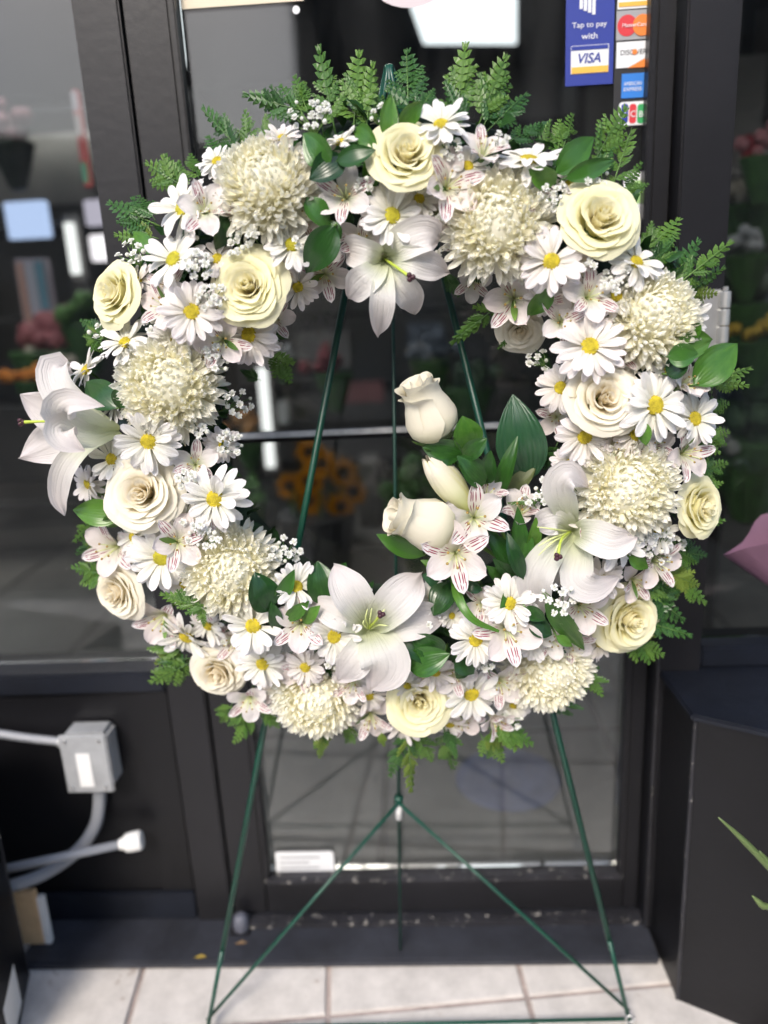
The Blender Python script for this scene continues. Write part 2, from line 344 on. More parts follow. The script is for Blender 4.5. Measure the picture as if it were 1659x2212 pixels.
for sx, sz in ((0.01,0.01),(0.01,-0.01),(-0.012,0.01),(-0.012,-0.01)):
    MB().lathe([(0.004,0),(0.003,0.003)], 8, Matrix.Translation(((a.x if sx > 0 else b.x)+sx,1.2035,(b.z if sz > 0 else a.z)+sz)) @ Matrix.Rotation(R_(90),4,'X')).build('screw', M_steel, jb)
MB().tube([(a.x-0.018,1.238,a.z-0.03),(a.x+0.002,1.238,a.z-0.03)], 0.012, 12).build('connector', M_metal, jb)
M_pvc = solid('grey_pvc', (0.26,0.27,0.29), 0.45, var=0.06)
cd = tg('flexible_conduit', 'thin corrugated grey conduit running level into the electrical box', 'conduit')
cp = catmull([at_y(-160,1570,1.24), at_y(-40,1580,1.24), at_y(60,1594,1.24), Vector((a.x-0.018,1.238,a.z-0.03))], 90)
MB().tube(cp, [0.0075+0.0013*(i%2) for i in range(90)], 8).build('tube', M_pvc, cd, smooth=True)
cd2 = tg('grey_conduit', 'thick grey plastic conduit bending down from the electrical box', 'conduit')
M_pvc = solid('grey_pvc', (0.26,0.27,0.29), 0.45, var=0.06)
cp = catmull([at_y(212,1692,1.24), at_y(215,1730,1.24), at_y(205,1785,1.235), at_y(165,1840,1.225), at_y(100,1885,1.21), at_y(30,1912,1.19), at_y(-60,1935,1.17)], 40)
MB().tube(cp, 0.012, 12).build('tube', M_pvc, cd2, smooth=True)
sp = tg('shower_pipe', 'slim grey pipe with a white cap pointing away from the panel', 'pipe')
q0, q1 = at_y(-40,1888,1.17), at_y(268,1822,1.21)
MB().tube([q0, q1], 0.0085, 12).build('pipe', M_pvc, sp, smooth=True)
dq = (q1-q0).normalized(); Mq = Matrix.Translation(q1) @ dq.to_track_quat('Z','Y').to_matrix().to_4x4()
MB().lathe([(0.010,-0.008),(0.012,0.0),(0.017,0.004),(0.0185,0.016),(0.0185,0.03),(0.016,0.034),(0.008,0.035)], 20, Mq).build('cap', M_white, sp, smooth=False)
wb = tg('timber_offcut', 'raw brown timber offcut standing against the black panel', 'timber')
p = at_z(75, 2062, STEP)
MB().box((-0.83,1.19,STEP+0.0005),(-0.768,1.202,0.145)).build('block', M_wood, wb, bevel=0.002)
MB().box((-0.7675,1.192,STEP+0.0005),(-0.756,1.204,0.128)).build('white_edge', M_white, wb)
lb = tg('black_crate', 'black painted box with chipped edges and a white notice on it', 'box')
MB().prism([(-1.3,1.135),(-1.25,0.75),(-0.715,0.95),(-0.775,1.135)], 0.001, 0.5).build('body', M_black, lb)
MB().tube([(-0.7765,1.1355,0.002),(-0.7765,1.1355,0.499)], 0.003, 6).build('corner_bead', M_edge, lb)
n0 = Vector((0.185,0.06,0)).normalized()
e0 = Vector((-0.715,0.95,0)); e1 = Vector((-0.775,1.135,0)); ed = (e1-e0)
def facept(t, z): q = e0+ed*t+n0*0.0015; return (q.x, q.y, z)
MB().add([facept(0.12,0.02),facept(0.62,0.02),facept(0.62,0.105),facept(0.12,0.105)], [(0,1,2,3)]).build('notice', M_paper, lb)
# ------------------------------------------------------------------ stickers on the door glass
def flat(name, c, rough=0.5): return solid(name, c, rough)
C_navy = flat('sticker_navy', (0.012, 0.03, 0.24)); C_white = flat('sticker_white', (0.68, 0.69, 0.70)); C_gold = flat('sticker_gold', (0.70, 0.40, 0.06))
C_red = flat('sticker_red', (0.55, 0.03, 0.04)); C_orange = flat('sticker_orange', (0.72, 0.20, 0.03)); C_blue = flat('sticker_blue', (0.02, 0.17, 0.55)); C_green = flat('sticker_green', (0.03, 0.30, 0.09))
C_blackp = flat('sticker_black', (0.012, 0.012, 0.014)); C_grey = flat('sticker_grey', (0.30, 0.30, 0.31)); C_cream = flat('sticker_cream', (0.62, 0.54, 0.40))
SY = 1.2675
def rect(name, x0, y0, x1, y1, mat, lift, parent=None, bevel=0):
    c = at_y((x0+x1)/2, (y0+y1)/2, SY)
    wd = (at_y(x1,(y0+y1)/2,SY)-at_y(x0,(y0+y1)/2,SY)).length/2; ht = (at_y((x0+x1)/2,y0,SY)-at_y((x0+x1)/2,y1,SY)).length/2
    Y = SY-lift*0.0006
    if bevel:
        pts = []
        for qx, qz, a0 in ((1,1,0),(-1,1,90),(-1,-1,180),(1,-1,270)):
            for k in range(5):
                an = R_(a0+k*22.5); pts.append((c.x+qx*(wd-bevel)+bevel*math.cos(an), c.z+qz*(ht-bevel)+bevel*math.sin(an)))
        n = len(pts); m = MB().add([(px,Y-0.0004,pz) for px,pz in pts]+[(px,Y,pz) for px,pz in pts], [tuple(range(n)), tuple(reversed(range(n,2*n)))]+[(i,i+n,(i+1)%n+n,(i+1)%n) for i in range(n)])
        return m.build(name, mat, parent)
    return MB().box((c.x-wd,Y-0.0004,c.z-ht),(c.x+wd,Y,c.z+ht)).build(name, mat, parent)
def disc(name, x, y, r, mat, lift, parent, ry=None):
    c = at_y(x, y, SY); k = (at_y(x+1,y,SY)-at_y(x,y,SY)).length; Y = SY-lift*0.0006
    pts = [(c.x+k*r*math.cos(2*PI*i/28), c.z+k*(ry or r)*math.sin(2*PI*i/28)) for i in range(28)]
    n = 28; m = MB().add([(px,Y-0.0004,pz) for px,pz in pts]+[(px,Y,pz) for px,pz in pts], [tuple(range(n)), tuple(reversed(range(n,2*n)))]+[(i,i+n,(i+1)%n+n,(i+1)%n) for i in range(n)])
    return m.build(name, mat, parent)
def text(s, x, y, hpx, mat, lift, parent, wpx=None, shear=0.0, bold=0.0):
    cu = bpy.data.curves.new('lettering', 'FONT'); cu.body = s; cu.align_x = 'CENTER'; cu.align_y = 'CENTER'; cu.size = 1; cu.extrude = 0.004; cu.shear = shear; cu.offset = bold
    tmp = bpy.data.objects.new('tmp', cu); col.objects.link(tmp)
    m = bpy.data.meshes.new_from_object(tmp.evaluated_get(bpy.context.evaluated_depsgraph_get())); bpy.data.objects.remove(tmp); bpy.data.curves.remove(cu)
    m.materials.clear(); m.materials.append(mat); m.name = 'lettering'
    c = at_y(x, y, SY); k = (at_y(x,y+1,SY)-at_y(x,y,SY)).length; Y = SY-lift*0.0006-0.0002
    xs = [v.co.x for v in m.vertices]; ys = [v.co.y for v in m.vertices]; sy = hpx*k/(max(ys)-min(ys)); sx = wpx*k/(max(xs)-min(xs)) if wpx else sy
    my = (max(ys)+min(ys))/2; mx = (max(xs)+min(xs))/2
    for v in m.vertices: v.co = Vector((c.x+(v.co.x-mx)*sx, Y-v.co.z*0.03, c.z+(v.co.y-my)*sy))
    return ob('lettering', m, parent)
s1 = thing('payment_sticker', 'navy blue contactless payment sticker with white lettering on the door glass', 'sticker')
bk = rect('backing', 1222, -60, 1326, 186, C_navy, 1, s1)
text('Tap to pay', 1273, 55, 15, C_white, 2, s1, 84); text('with', 1273, 78, 13, C_white, 2, s1, 38)
cd_ = rect('card_face', 1233, 98, 1314, 159, C_white, 2, s1); rect('card_stripe', 1234, 99, 1313, 108, C_navy, 3, cd_); rect('card_stripe', 1234, 144, 1313, 158, C_gold, 3, cd_)
text('VISA', 1273, 126, 22, C_navy, 3, s1, 54, 0.25, 0.02)
for k in range(4): rect('wave_mark', 1252+k*9, -30+k*5, 1259+k*9, 20+k*4, C_white, 2, s1)
rect('hand_mark', 1250, -44, 1296, -16, C_white, 2, s1, 0.008)
def cardthing(lbl, x0, y0, x1, y1, mat, bev=0):
    t = thing('card_sticker', lbl, 'sticker', None, 'card stickers on the door'); rect('backing', x0, y0, x1, y1, mat, 2, t, bev); return t
bb = thing('sticker_strip', 'black backing strip behind the column of card stickers', 'sticker'); rect('backing', 1328, -70, 1416, 277, C_blackp, 0, bb)
t = cardthing('white card sticker with a gold stripe at the picture top edge', 1334, -40, 1410, 19, C_white); rect('stripe', 1336, 4, 1408, 14, C_gold, 3, t)
t = cardthing('grey card sticker with overlapping red and orange circles', 1331, 22, 1412, 86, C_grey); disc('circle', 1354, 56, 21, C_red, 3, t); disc('circle', 1387, 55, 21, C_orange, 4, t); text('MasterCard', 1370, 55, 8, C_white, 6, t, 60)
t = cardthing('white card sticker with an orange corner', 1331, 90, 1407, 146, C_white); text('DISC VER', 1368, 113, 11, C_blackp, 3, t, 62); disc('dot', 1370, 113, 5.5, C_orange, 4, t)
c0 = at_y(1407, 146, SY-0.0018); c1 = at_y(1355, 146, SY-0.0018); c2 = at_y(1407, 118, SY-0.0018)
MB().add([(c1.x,c0.y,c0.z+0.0015),(c0.x-0.001,c0.y,c0.z+0.0015),(c0.x-0.001,c0.y,c2.z)], [(0,1,2)]).build('orange_corner', C_orange, t)
t = cardthing('blue square card sticker with white lettering', 1342, 159, 1390, 212, C_blue); text('AMERICAN', 1366, 181, 8, C_white, 3, t, 42); text('EXPRESS', 1366, 193, 8, C_white, 3, t, 42)
t = cardthing('white rounded card sticker with blue red and green bars', 1336, 220, 1396, 271, C_white, 0.005)
for k, (mm, ch) in enumerate(((C_navy,'J'),(C_red,'C'),(C_green,'B'))):
    rect('bar', 1341+k*17.5, 225, 1356+k*17.5, 267, mm, 3, t, 0.004); text(ch, 1348.5+k*17.5, 247, 13, C_white, 5, t)
t = thing('glass_sticker', 'pale grey rounded sticker on the glass below the card stickers', 'sticker'); rect('backing', 1346, 372, 1398, 474, C_white, 1, t, 0.012); rect('print', 1356, 390, 1388, 440, solid('sticker_leaf', (0.25,0.40,0.16), 0.5, var=0.4, scale=40), 2, t, 0.005)
t = thing('glass_label', 'white label low on the door glass near the stop', 'sticker'); rect('backing', 596, 1839, 722, 1897, C_white, 1, t, 0.006)
for k in range(4): rect('print_line', 606, 1850+k*11, 690-(k%2)*22, 1853+k*11, C_grey, 2, t)
t = thing('paper_sign', 'cream paper notice taped at the top of the door glass', 'sign'); rect('sheet', 385, -120, 652, 12, C_cream, 1, t); rect('print_line', 410, -60, 630, -45, C_grey, 2, t); rect('print_line', 410, -30, 630, -20, C_grey, 2, t); disc('tape', 640, 22, 8, C_white, 2, t)
t = thing('paper_disc', 'pinkish white round notice at the top of the door glass', 'sign'); disc('sheet', 885, -60, 92, flat('pale_pink', (0.55,0.48,0.50)), 1, t, 68); disc('ring', 885, -60, 70, C_white, 2, t, 50)

# ------------------------------------------------------------------ shop interior seen through the glass
lp = thing('ceiling_light', 'lit white panel light in the shop ceiling', 'ceiling light')
a, b = at_z(1000, 0, 2.595), at_z(1000, 92, 2.595)
qd = [at_z(*q, 2.585) for q in ((862,-60),(1116,-60),(1115,94),(916,94))]; qc = sum(qd, Vector())/4; qd = [(q.x,q.y) for q in qd]
MB().prism([(qc.x+(x-qc.x)*1.02,qc.y+(y-qc.y)*1.02) for x, y in qd], 2.5885, 2.5995).build('frame', M_white, lp); MB().prism(qd, 2.582, 2.588).build('diffuser', emit('panel_light', (0.93,0.98,1.0), 1.1), lp)
fill_panel = thing('ceiling_light', 'panel light added out of view to brighten the shop', 'ceiling light')  # added panel, never in view, raises the light inside the shop
MB().box((-1.6,2.2,2.588),(-1.05,3.3,2.5995)).build('frame', M_white, fill_panel); MB().box((-1.585,2.215,2.582),(-1.065,3.285,2.5875)).build('diffuser', emit('fill_panel_light', (0.95,1.0,1.0), 5.0), fill_panel)
M_tube = emit('tube_light', (1.0,0.99,0.96), 0.9)
for lab, (xa,ya,xb,yb), Y in (('upper lit tube lamp seen through the side window', (150,482,164,592), 3.0), ('lower lit tube lamp seen through the side window', (178,640,194,770), 3.0), ('lit tube lamp seen inside the wreath above the sunflowers', (560,795,590,1008), 3.0)):
    t = thing('tube_lamp', lab, 'lamp'); p0, p1 = at_y(xa,ya,Y), at_y(xb,yb,Y); x = (p0.x+p1.x)/2
    MB().tube([(x,Y,p1.z),(x,Y,p0.z)], 0.019, 12).build('tube', M_tube, t, smooth=True)
    MB().box((x-0.03,Y+0.022,p1.z-0.03),(x+0.03,Y+0.05,p0.z+0.03)).build('batten', M_swall, t)
M_shelf = solid('shelf_dark', (0.03,0.028,0.027), 0.6, var=0.2)
def shelf(lbl, x0, x1, Y, zs, dep=0.35):
    t = thing('display_shelf', lbl, 'shelf')
    for x in (x0, x1-0.04): MB().box((x,Y,0.007),(x+0.04,Y+dep,zs[-1]+0.2)).build('upright', M_shelf, t)
    for z in zs: MB().box((x0+0.041,Y,z-0.02),(x1-0.041,Y+dep,z)).build('shelf_board', M_shelf, t)
    return t
shelf('dark shop shelf behind the side window with signs and bouquets', -2.7, -1.05, 3.1, [0.45,0.85,1.2,1.55,1.95])
shelf('dark shop shelf seen through the wreath opening', -0.95, 0.75, 3.6, [0.4,0.8,1.15,1.5,1.9])
shelf('dark shop shelf behind the window by the hinge', 0.95, 2.6, 2.5, [0.5,0.9,1.25,1.65,2.05])
def slab(name, lbl, cat, x0, y0, x1, y1, Y, c, dep=0.06, em=0, bands=(), bem=0):
    t = thing(name, lbl, cat); a, b = at_y(x0,y0,Y), at_y(x1,y1,Y)
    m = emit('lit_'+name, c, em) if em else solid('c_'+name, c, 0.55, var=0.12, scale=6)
    MB().box((a.x,Y,b.z),(b.x,Y+dep,a.z)).build('body', m, t, bevel=0.004)
    for (f0, f1, g0, g1, bc) in bands:
        MB().box((a.x+(b.x-a.x)*f0,Y-0.004,a.z+(b.z-a.z)*g1),(a.x+(b.x-a.x)*f1,Y-0.0005,a.z+(b.z-a.z)*g0)).build('panel', emit('lit_b_'+name, bc, bem) if bem else solid('b_'+name, bc, 0.55), t)
    return t
slab('price_sign', 'pale blue card sign with added glow behind the side window', 'sign', 5, 437, 108, 512, 2.95, (0.50,0.62,0.90), 0.03, 0.75)  # card sign, no lamp: its brightness is put in as emission
slab('price_sign', 'pale pink card sign with added glow beside the black post', 'sign', 178, 432, 258, 484, 2.95, (0.72,0.66,0.78), 0.03, 0.5)  # another card sign made to glow by emission
slab('display_screen', 'small bright screen under the pink sign', 'screen', 190, 508, 250, 562, 2.95, (1.0,0.92,0.95), 0.03, 0.95)
slab('card_rack', 'rack of pink and blue greeting cards below the blue sign', 'card rack', 28, 560, 118, 706, 2.9, (0.45,0.40,0.46), 0.05, 0, ((0.06,0.3,0.05,0.95,(0.60,0.35,0.28)),(0.36,0.62,0.05,0.95,(0.55,0.55,0.62)),(0.68,0.95,0.05,0.95,(0.15,0.33,0.42))))
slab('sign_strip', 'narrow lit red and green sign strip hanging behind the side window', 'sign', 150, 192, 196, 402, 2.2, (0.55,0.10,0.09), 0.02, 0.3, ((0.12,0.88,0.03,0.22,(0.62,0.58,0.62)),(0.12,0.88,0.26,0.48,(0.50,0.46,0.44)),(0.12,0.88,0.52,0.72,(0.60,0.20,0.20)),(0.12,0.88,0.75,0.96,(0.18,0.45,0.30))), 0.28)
slab('cardboard_box', 'plain grey-brown box standing low inside the wreath opening', 'box', 745, 1180, 870, 1420, 2.3, (0.17,0.155,0.145), 0.4)
slab('storage_box', 'tall grey box beside the sunflowers', 'box', 770, 1005, 820, 1150, 2.5, (0.16,0.15,0.14), 0.2)
slab('red_box', 'red and grey box on the shelf behind the window by the hinge', 'box', 1612, 290, 1700, 345, 2.42, (0.42,0.03,0.04), 0.1, 0, ((0.45,0.98,0.1,0.9,(0.35,0.33,0.34)),))
slab('beige_panel', 'beige wall panel behind the shop shelves', 'panel', 1590, 120, 1640, 380, 2.44, (0.24,0.22,0.20), 0.03)
slab('beige_partition', 'beige wall panel behind the side window shelves', 'panel', -60, 245, 215, 436, 3.55, (0.42,0.38,0.34), 0.03)
slab('pink_carton', 'pinkish carton on the shelf inside the wreath opening', 'carton', 700, 830, 830, 868, 3.5, (0.30,0.12,0.12), 0.08)
slab('grey_carton', 'grey carton on the shelf above the pinkish carton', 'carton', 640, 720, 760, 790, 3.5, (0.22,0.20,0.19), 0.08)
slab('white_carton', 'small white carton by the tube lamp', 'carton', 598, 870, 625, 915, 3.3, (0.6,0.6,0.6), 0.06)
slab('blue_carton', 'bluish carton high in the wreath opening', 'carton', 880, 700, 960, 760, 3.5, (0.16,0.18,0.22), 0.08)
slab('blue_cooler', 'slate blue cooler behind the window by the hinge', 'cooler', 1530, 620, 1700, 700, 2.4, (0.16,0.19,0.24), 0.1)
def disc_thing():  # flat blue disc lying on the shop floor
    c = at_z(1097, 1682, 0.008); t = thing('round_disc', 'round faded blue disc on the shop floor behind the door', 'mat')
    MB().lathe([(0.128,0),(0.132,0.002),(0.130,0.006),(0.05,0.0065)], 32, Matrix.Translation((c.x,c.y,0.0065))).build('disc_body', solid('disc_blue', (0.15,0.18,0.34), 0.9, var=0.3, scale=12), t); return t
disc_thing()
# cut flowers in the shop
ico = bmesh.new(); bmesh.ops.create_icosphere(ico, subdivisions=2, radius=1)
for v in ico.verts: v.co *= 1+0.22*noise.noise(v.co*3.1)
IV = [v.co.copy() for v in ico.verts]; IF = [tuple(v.index for v in f.verts) for f in ico.faces]; ico.free()
def bouquet(lbl, x, y, Y, rad, c, n=14, green=(0.03,0.09,0.02), name='bouquet'):
    t = thing(name, lbl, 'bouquet'); p = at_y(x, y, Y)
    m = mesh('bloom', IV, IF, solid('bloom', c, 0.7, var=0.3, scale=30)); lm = solid('bq_green', green, 0.6, var=0.4, scale=20)
    MB().lathe([(0.02,-rad*2.0),(rad*0.35,-rad*1.9),(rad*0.95,-rad*0.2),(rad*0.9,-rad*0.15)], 12, Matrix.Translation(p)).build('wrap', lm, t)
    for k in range(n):
        d = Vector((RND.gauss(0,0.5),RND.gauss(0,0.4),abs(RND.gauss(0.2,0.4)))); ob('bloom', m, t, Matrix.Translation(p+d*rad) @ Matrix.Scale(rad*RND.uniform(0.22,0.36),4) @ Matrix.Rotation(RND.uniform(0,6),4,'Z'))
bouquet('maroon and pink bunch of flowers behind the side window', 95, 745, 2.8, 0.13, (0.30,0.09,0.10))
bouquet('cream bunch of flowers beside the maroon bunch', 150, 800, 2.7, 0.08, (0.35,0.30,0.24), 10)
bouquet('orange bunch of flowers low in the side window', 72, 815, 2.6, 0.07, (0.62,0.20,0.02), 9)
bouquet('leafy green bunch behind the side window', 185, 690, 2.6, 0.09, (0.07,0.16,0.03), 14)
bouquet('leafy green bunch inside the wreath near the tube lamp', 545, 1075, 2.4, 0.06, (0.06,0.17,0.03), 9)
bouquet('orange and cream bunch beside the tube lamp', 535, 930, 2.6, 0.07, (0.45,0.22,0.08), 10)
bouquet('green plant behind the centre rosebuds', 905, 1090, 2.0, 0.10, (0.05,0.13,0.03), 14)
bouquet('yellow bunch behind the window by the hinge', 1640, 730, 2.0, 0.06, (0.45,0.30,0.03), 9)
bouquet('grey green plant behind the window by the hinge', 1600, 640, 2.2, 0.12, (0.07,0.10,0.07), 14)
bouquet('pale round bloom behind the half-past-three fern', 1525, 985, 2.0, 0.07, (0.25,0.26,0.25), 8)
bouquet('dark green plant low behind the window by the hinge', 1630, 930, 2.1, 0.13, (0.03,0.07,0.03), 14)
bouquet('dark maroon bunch high behind the side window', 22, 300, 2.9, 0.085, (0.16,0.05,0.06), 12, (0.02,0.03,0.02))
bouquet('white bunch beside the tube lamp inside the wreath', 612, 770, 3.0, 0.05, (0.45,0.45,0.47), 8)
bouquet('dusky red bunch inside the wreath above the push bar', 720, 800, 3.0, 0.08, (0.22,0.05,0.06), 12)
bouquet('grey-blue bunch inside the wreath below the top lily', 930, 770, 2.8, 0.08, (0.13,0.15,0.19), 12)
bouquet('dark green plant inside the wreath above the rosebuds', 1010, 830, 2.6, 0.09, (0.03,0.06,0.03), 12)
bouquet('beige bunch high behind the window by the hinge', 1625, 430, 2.3, 0.09, (0.20,0.18,0.15), 12)
bouquet('grey-white bunch behind the window near the hinge', 1615, 545, 2.1, 0.06, (0.30,0.31,0.33), 10)
bouquet('pink bunch high behind the window by the hinge', 1650, 330, 2.1, 0.06, (0.35,0.14,0.16), 9)
bouquet('slate blue bunch behind the window by the hinge', 1590, 850, 2.3, 0.10, (0.12,0.15,0.20), 12)
M_sun = petal_mat('sunflower_petal', (0.32,0.10,0.004), (0.46,0.19,0.006), 0.2)
sv = [(0.2,-0.09,0),(0.6,-0.15,0.03),(1,0,0.0),(0.6,0.15,0.03),(0.2,0.09,0)]; spm = mesh('petal', sv, [(0,1,2,3,4)], M_sun, True, [(0.2,0.1),(0,0.6),(0.5,1),(1,0.6),(0.8,0.1)])
sdb = MB().lathe([(0.38,-0.05),(0.40,0.02),(0.3,0.10),(0.1,0.12)], 14); sdm = mesh('seed_disc', sdb.v, sdb.f, solid('seed_brown', (0.03,0.015,0.006), 0.8))
SF = [(690,1000,42,'topmost'),(742,1022,40,'upper inner'),(668,1040,38,'middle'),(625,1050,34,'outermost'),(668,1080,40,'lowest near the tube lamp'),(735,1095,38,'lowest inner'),(762,1062,36,'innermost'),(668,975,34,'half hidden high')]
for x, y, s_, lab in SF:
    Y = 2.3; p = at_y(x, y, Y); k = s_*Y*1.03/FPX
    t = thing('sunflower', f'{lab} sunflower of the bunch blurred inside the wreath', 'sunflower', frame(Vector((RND.uniform(-.3,.3),-1,RND.uniform(-.1,.4))), RND.uniform(0,6), p, k), 'sunflowers in the shop')
    for i in range(18): ob('petal', spm, t, Matrix.Rotation(2*PI*i/18+RND.uniform(-.1,.1),4,'Z') @ Matrix.Rotation(RND.uniform(-.3,.2),4,'Y'))
    ob('seed_disc', sdm, t)
p = at_y(690, 1180, 2.32)
t = thing('flower_bucket', 'dark bucket holding the blurred sunflowers', 'bucket'); MB().lathe([(0.09,-0.14),(0.12,0.10),(0.125,0.11),(0.115,0.11)], 18, Matrix.Translation(p)).build('bucket_body', solid('bucket_dark', (0.06,0.06,0.065), 0.5), t)
for k in range(6): MB().tube([p+Vector((0.03*math.cos(k),0.03*math.sin(k),-0.1)), p+Vector((0.09*math.cos(k),0.05*math.sin(k)-0.02,0.2))], 0.004, 5).build('stem', solid('bk_green', (0.04,0.10,0.02), 0.6), t)

# ------------------------------------------------------------------ outside: wrapped bouquet and grass by the bay, buildings across the street
M_mauve = solid('mauve_paper', (0.15,0.075,0.12), 0.6, var=0.12, scale=6)
wbq = thing('wrapped_bouquet', 'bunch of flowers in mauve paper standing by the window bay', 'bouquet')
A = at_y(1795,1345,1.12); Bc = at_y(1728,1136,1.12); ax = (Bc-A).normalized(); rad = 0.06
Mw = Matrix.Translation(A) @ ax.to_track_quat('Z','Y').to_matrix().to_4x4()
L_ = (Bc-A).length; vs = []; fs = []; K = 30
lq = Mw.to_3x3().inverted() @ Vector((-1,0,0.15)); q_0 = math.atan2(lq.y, lq.x)
for i in range(K):
    q = 2*PI*i/K; rr = rad*(0.9+0.10*math.cos(3*q+0.6)+0.9*max(0, math.cos(q-q_0))**10); 
    for tt in (0.0,0.35,0.7,1.0): vs.append(Mw @ Vector((math.cos(q)*(0.012+rr*tt), math.sin(q)*(0.012+rr*tt), L_*tt*(1+0.07*math.sin(4*q)*tt))))
for i in range(K):
    for j in range(3): a_ = i*4+j; b2 = ((i+1)%K)*4+j; fs.append((a_,b2,b2+1,a_+1))
ob('paper', mesh('paper', vs, fs, M_mauve), wbq)
bm_ = mesh('bloom', IV, IF, solid('pale_blue_bloom', (0.45,0.55,0.60), 0.7)); gm = mesh('leaf', [(0,0,0),(0.3,0.14,0.05),(1,0,0),(0.3,-0.14,0.05)], [(0,1,2,3)], solid('bq_leaf', (0.04,0.16,0.05), 0.5))
for k in range(16): ob('leaf', gm, wbq, Mw @ Matrix.Translation((0,0,L_*0.9)) @ Matrix.Rotation(k*2.4,4,'Z') @ Matrix.Rotation(-RND.uniform(0.3,1.1),4,'Y') @ Matrix.Scale(0.05,4))
for k in range(2): ob('bloom', bm_, wbq, Mw @ Matrix.Translation((0.035*math.cos(k*2.3),0.035*math.sin(k*2.3),L_*1.1+0.01*k)) @ Matrix.Scale(0.014,4))
for fx, fy, fc, fl in ((432,2070,(0.28,0.20,0.03),'yellow fallen leaf scrap on the doorstep by the easel leg'),(520,2040,(0.16,0.10,0.05),'brown fallen leaf scrap beside the door stop')):
    fp = at_z(fx, fy, STEP); tl = thing('fallen_leaf', fl, 'leaf'); MB().add([(fp.x-.012,fp.y,STEP+.001),(fp.x,fp.y-.005,STEP+.004),(fp.x+.013,fp.y+.002,STEP+.001),(fp.x+.001,fp.y+.007,STEP+.003)], [(0,1,2),(0,2,3)]).build('blade', solid('dry_leaf', fc, 0.7), tl)
pg = thing('potted_grass', 'thin arching green blades of a potted plant by the bay', 'plant')
pot = at_z(1830, 2100, 0.0); pot = Vector((0.60,0.85,0.0))
MB().lathe([(0.06,0.001),(0.085,0.12),(0.09,0.125),(0.08,0.12),(0.07,0.11)], 18, Matrix.Translation(pot)).build('pot', solid('pot_dark', (0.05,0.05,0.05), 0.5), pg)
M_blade = leaf_mat('grass_blade', (0.10,0.15,0.05), (0.18,0.24,0.08), 0.5)
for pts in ([(1552,1766),(1600,1810),(1655,1868),(1720,1950)], [(1640,1838),(1662,1868),(1700,1930)], [(1625,1935),(1645,1955),(1690,2000)], [(1700,1700),(1705,1800),(1735,1950)]):
    ps = [at_y(x, y, 0.90) for x, y in pts]+[pot+Vector((RND.uniform(-.02,.02),RND.uniform(-.02,.02),0.11))]
    MB().tube(catmull(ps, 14), [0.0012+0.0036*min(1,i/4) for i in range(14)], 5).build('blade', M_blade, pg, smooth=True)
M_bl = [solid('facade_a', (0.16,0.15,0.15), 0.8, var=0.1), solid('facade_b', (0.07,0.068,0.07), 0.8, var=0.1)]
def building(lbl, pts, h, m, nwin):
    t = thing('street_building', lbl, 'building'); MB().prism(pts, -0.05, h).build('wall', m, t); MB().prism([(x*1.005,y*1.005) for x, y in pts], h, h+0.25).build('roof', M_frame, t)
    (ax_, ay), (bx, by) = pts[0], pts[1]; d = Vector((bx-ax_,by-ay,0)); n = Vector((d.y,-d.x,0)).normalized(); n = n if n.y > 0 else -n
    for i in range(nwin):
        for z in ([0.4]+[1+2.9*k for k in range(1, int(h//2.9))]):
            q = Vector((ax_,ay,0))+d*((i+0.5)/nwin)+n*0.02; e = d.normalized()*0.6
            MB().add([q-e+Vector((0,0,z)),q+e+Vector((0,0,z)),q+e+Vector((0,0,z+1.5)),q-e+Vector((0,0,z+1.5))], [(0,1,2,3)]).build('window', M_black, t)
building('low building across the street mirrored in the side window', [(-16,-7.5),(-2.2,-15.5),(-4,-22),(-20,-14)], 4.2, M_bl[0], 6)
building('tall building across the street mirrored in the door', [(-2.0,-13),(14,-13),(14,-22),(-2.0,-22)], 8.5, M_bl[1], 7)
# ------------------------------------------------------------------ easel
WY = 1.00                     # middle plane of the wreath
WC = at_y(865, 905, WY)       # its centre
WR, WT = 0.305, 0.105         # ring radius and tube radius
AP = at_y(842, 172, 1.085)
FL, FRt = at_z(448, 2228, 0.004), at_z(1360, 2208, 0.004); FL.z = FRt.z = 0.004
ez = thing('easel', 'green wire easel holding up the flower wreath', 'easel')
for F, s in ((FL,-1),(FRt,1)):
    top = AP+Vector((s*0.006,0,0)); e = F; d = (e-top)
    MB().tube([top, top+d*0.90], 0.0048, 10).build('leg', M_green_metal, ez, smooth=True)
    lo = MB().tube([top+d*0.885+Vector((0,-0.006,0)), e+Vector((0,-0.004,0))], 0.0036, 8).build('leg_end', M_green_metal, ez, smooth=True)
BL = at_z(865, 2050, STEP+0.003); BT = AP+Vector((0,0.012,-0.01))
MB().tube([BT, BL], 0.0026, 8).build('back_leg', M_green_shaded, ez, smooth=True)
kn = BL+(BT-BL)*((at_y(868,1722,1.16).z-BL.z)/(BT.z-BL.z))
for F in (FL, FRt): MB().tube([kn+Vector((0,-0.008,0)), F+Vector((0,0.006,0.018))], 0.0030, 8).build('brace', M_green_metal, ez, smooth=True)
MB().tube([FL+Vector((0,-0.006,0.014)), FRt+Vector((0,-0.006,0.014))], 0.0030, 8).build('crossbar', M_green_metal, ez, smooth=True)
rg = [FRt+Vector((0.007*math.cos(a)-0.002,-0.008,0.016+0.007*math.sin(a))) for a in [2*PI*i/14 for i in range(15)]]
MB().tube(rg, 0.0018, 6).build('ring_tie', M_steel, ez, smooth=True)
MB().tube([kn-(BT-BL).normalized()*0.008, kn-(BT-BL).normalized()*0.040], 0.0056, 8).build('paper_tag', M_paper, ez, smooth=True)
MB().tube([kn+(BT-BL).normalized()*0.008, kn-(BT-BL).normalized()*0.006], 0.0075, 8).build('clamp', M_green_metal, ez, smooth=True)
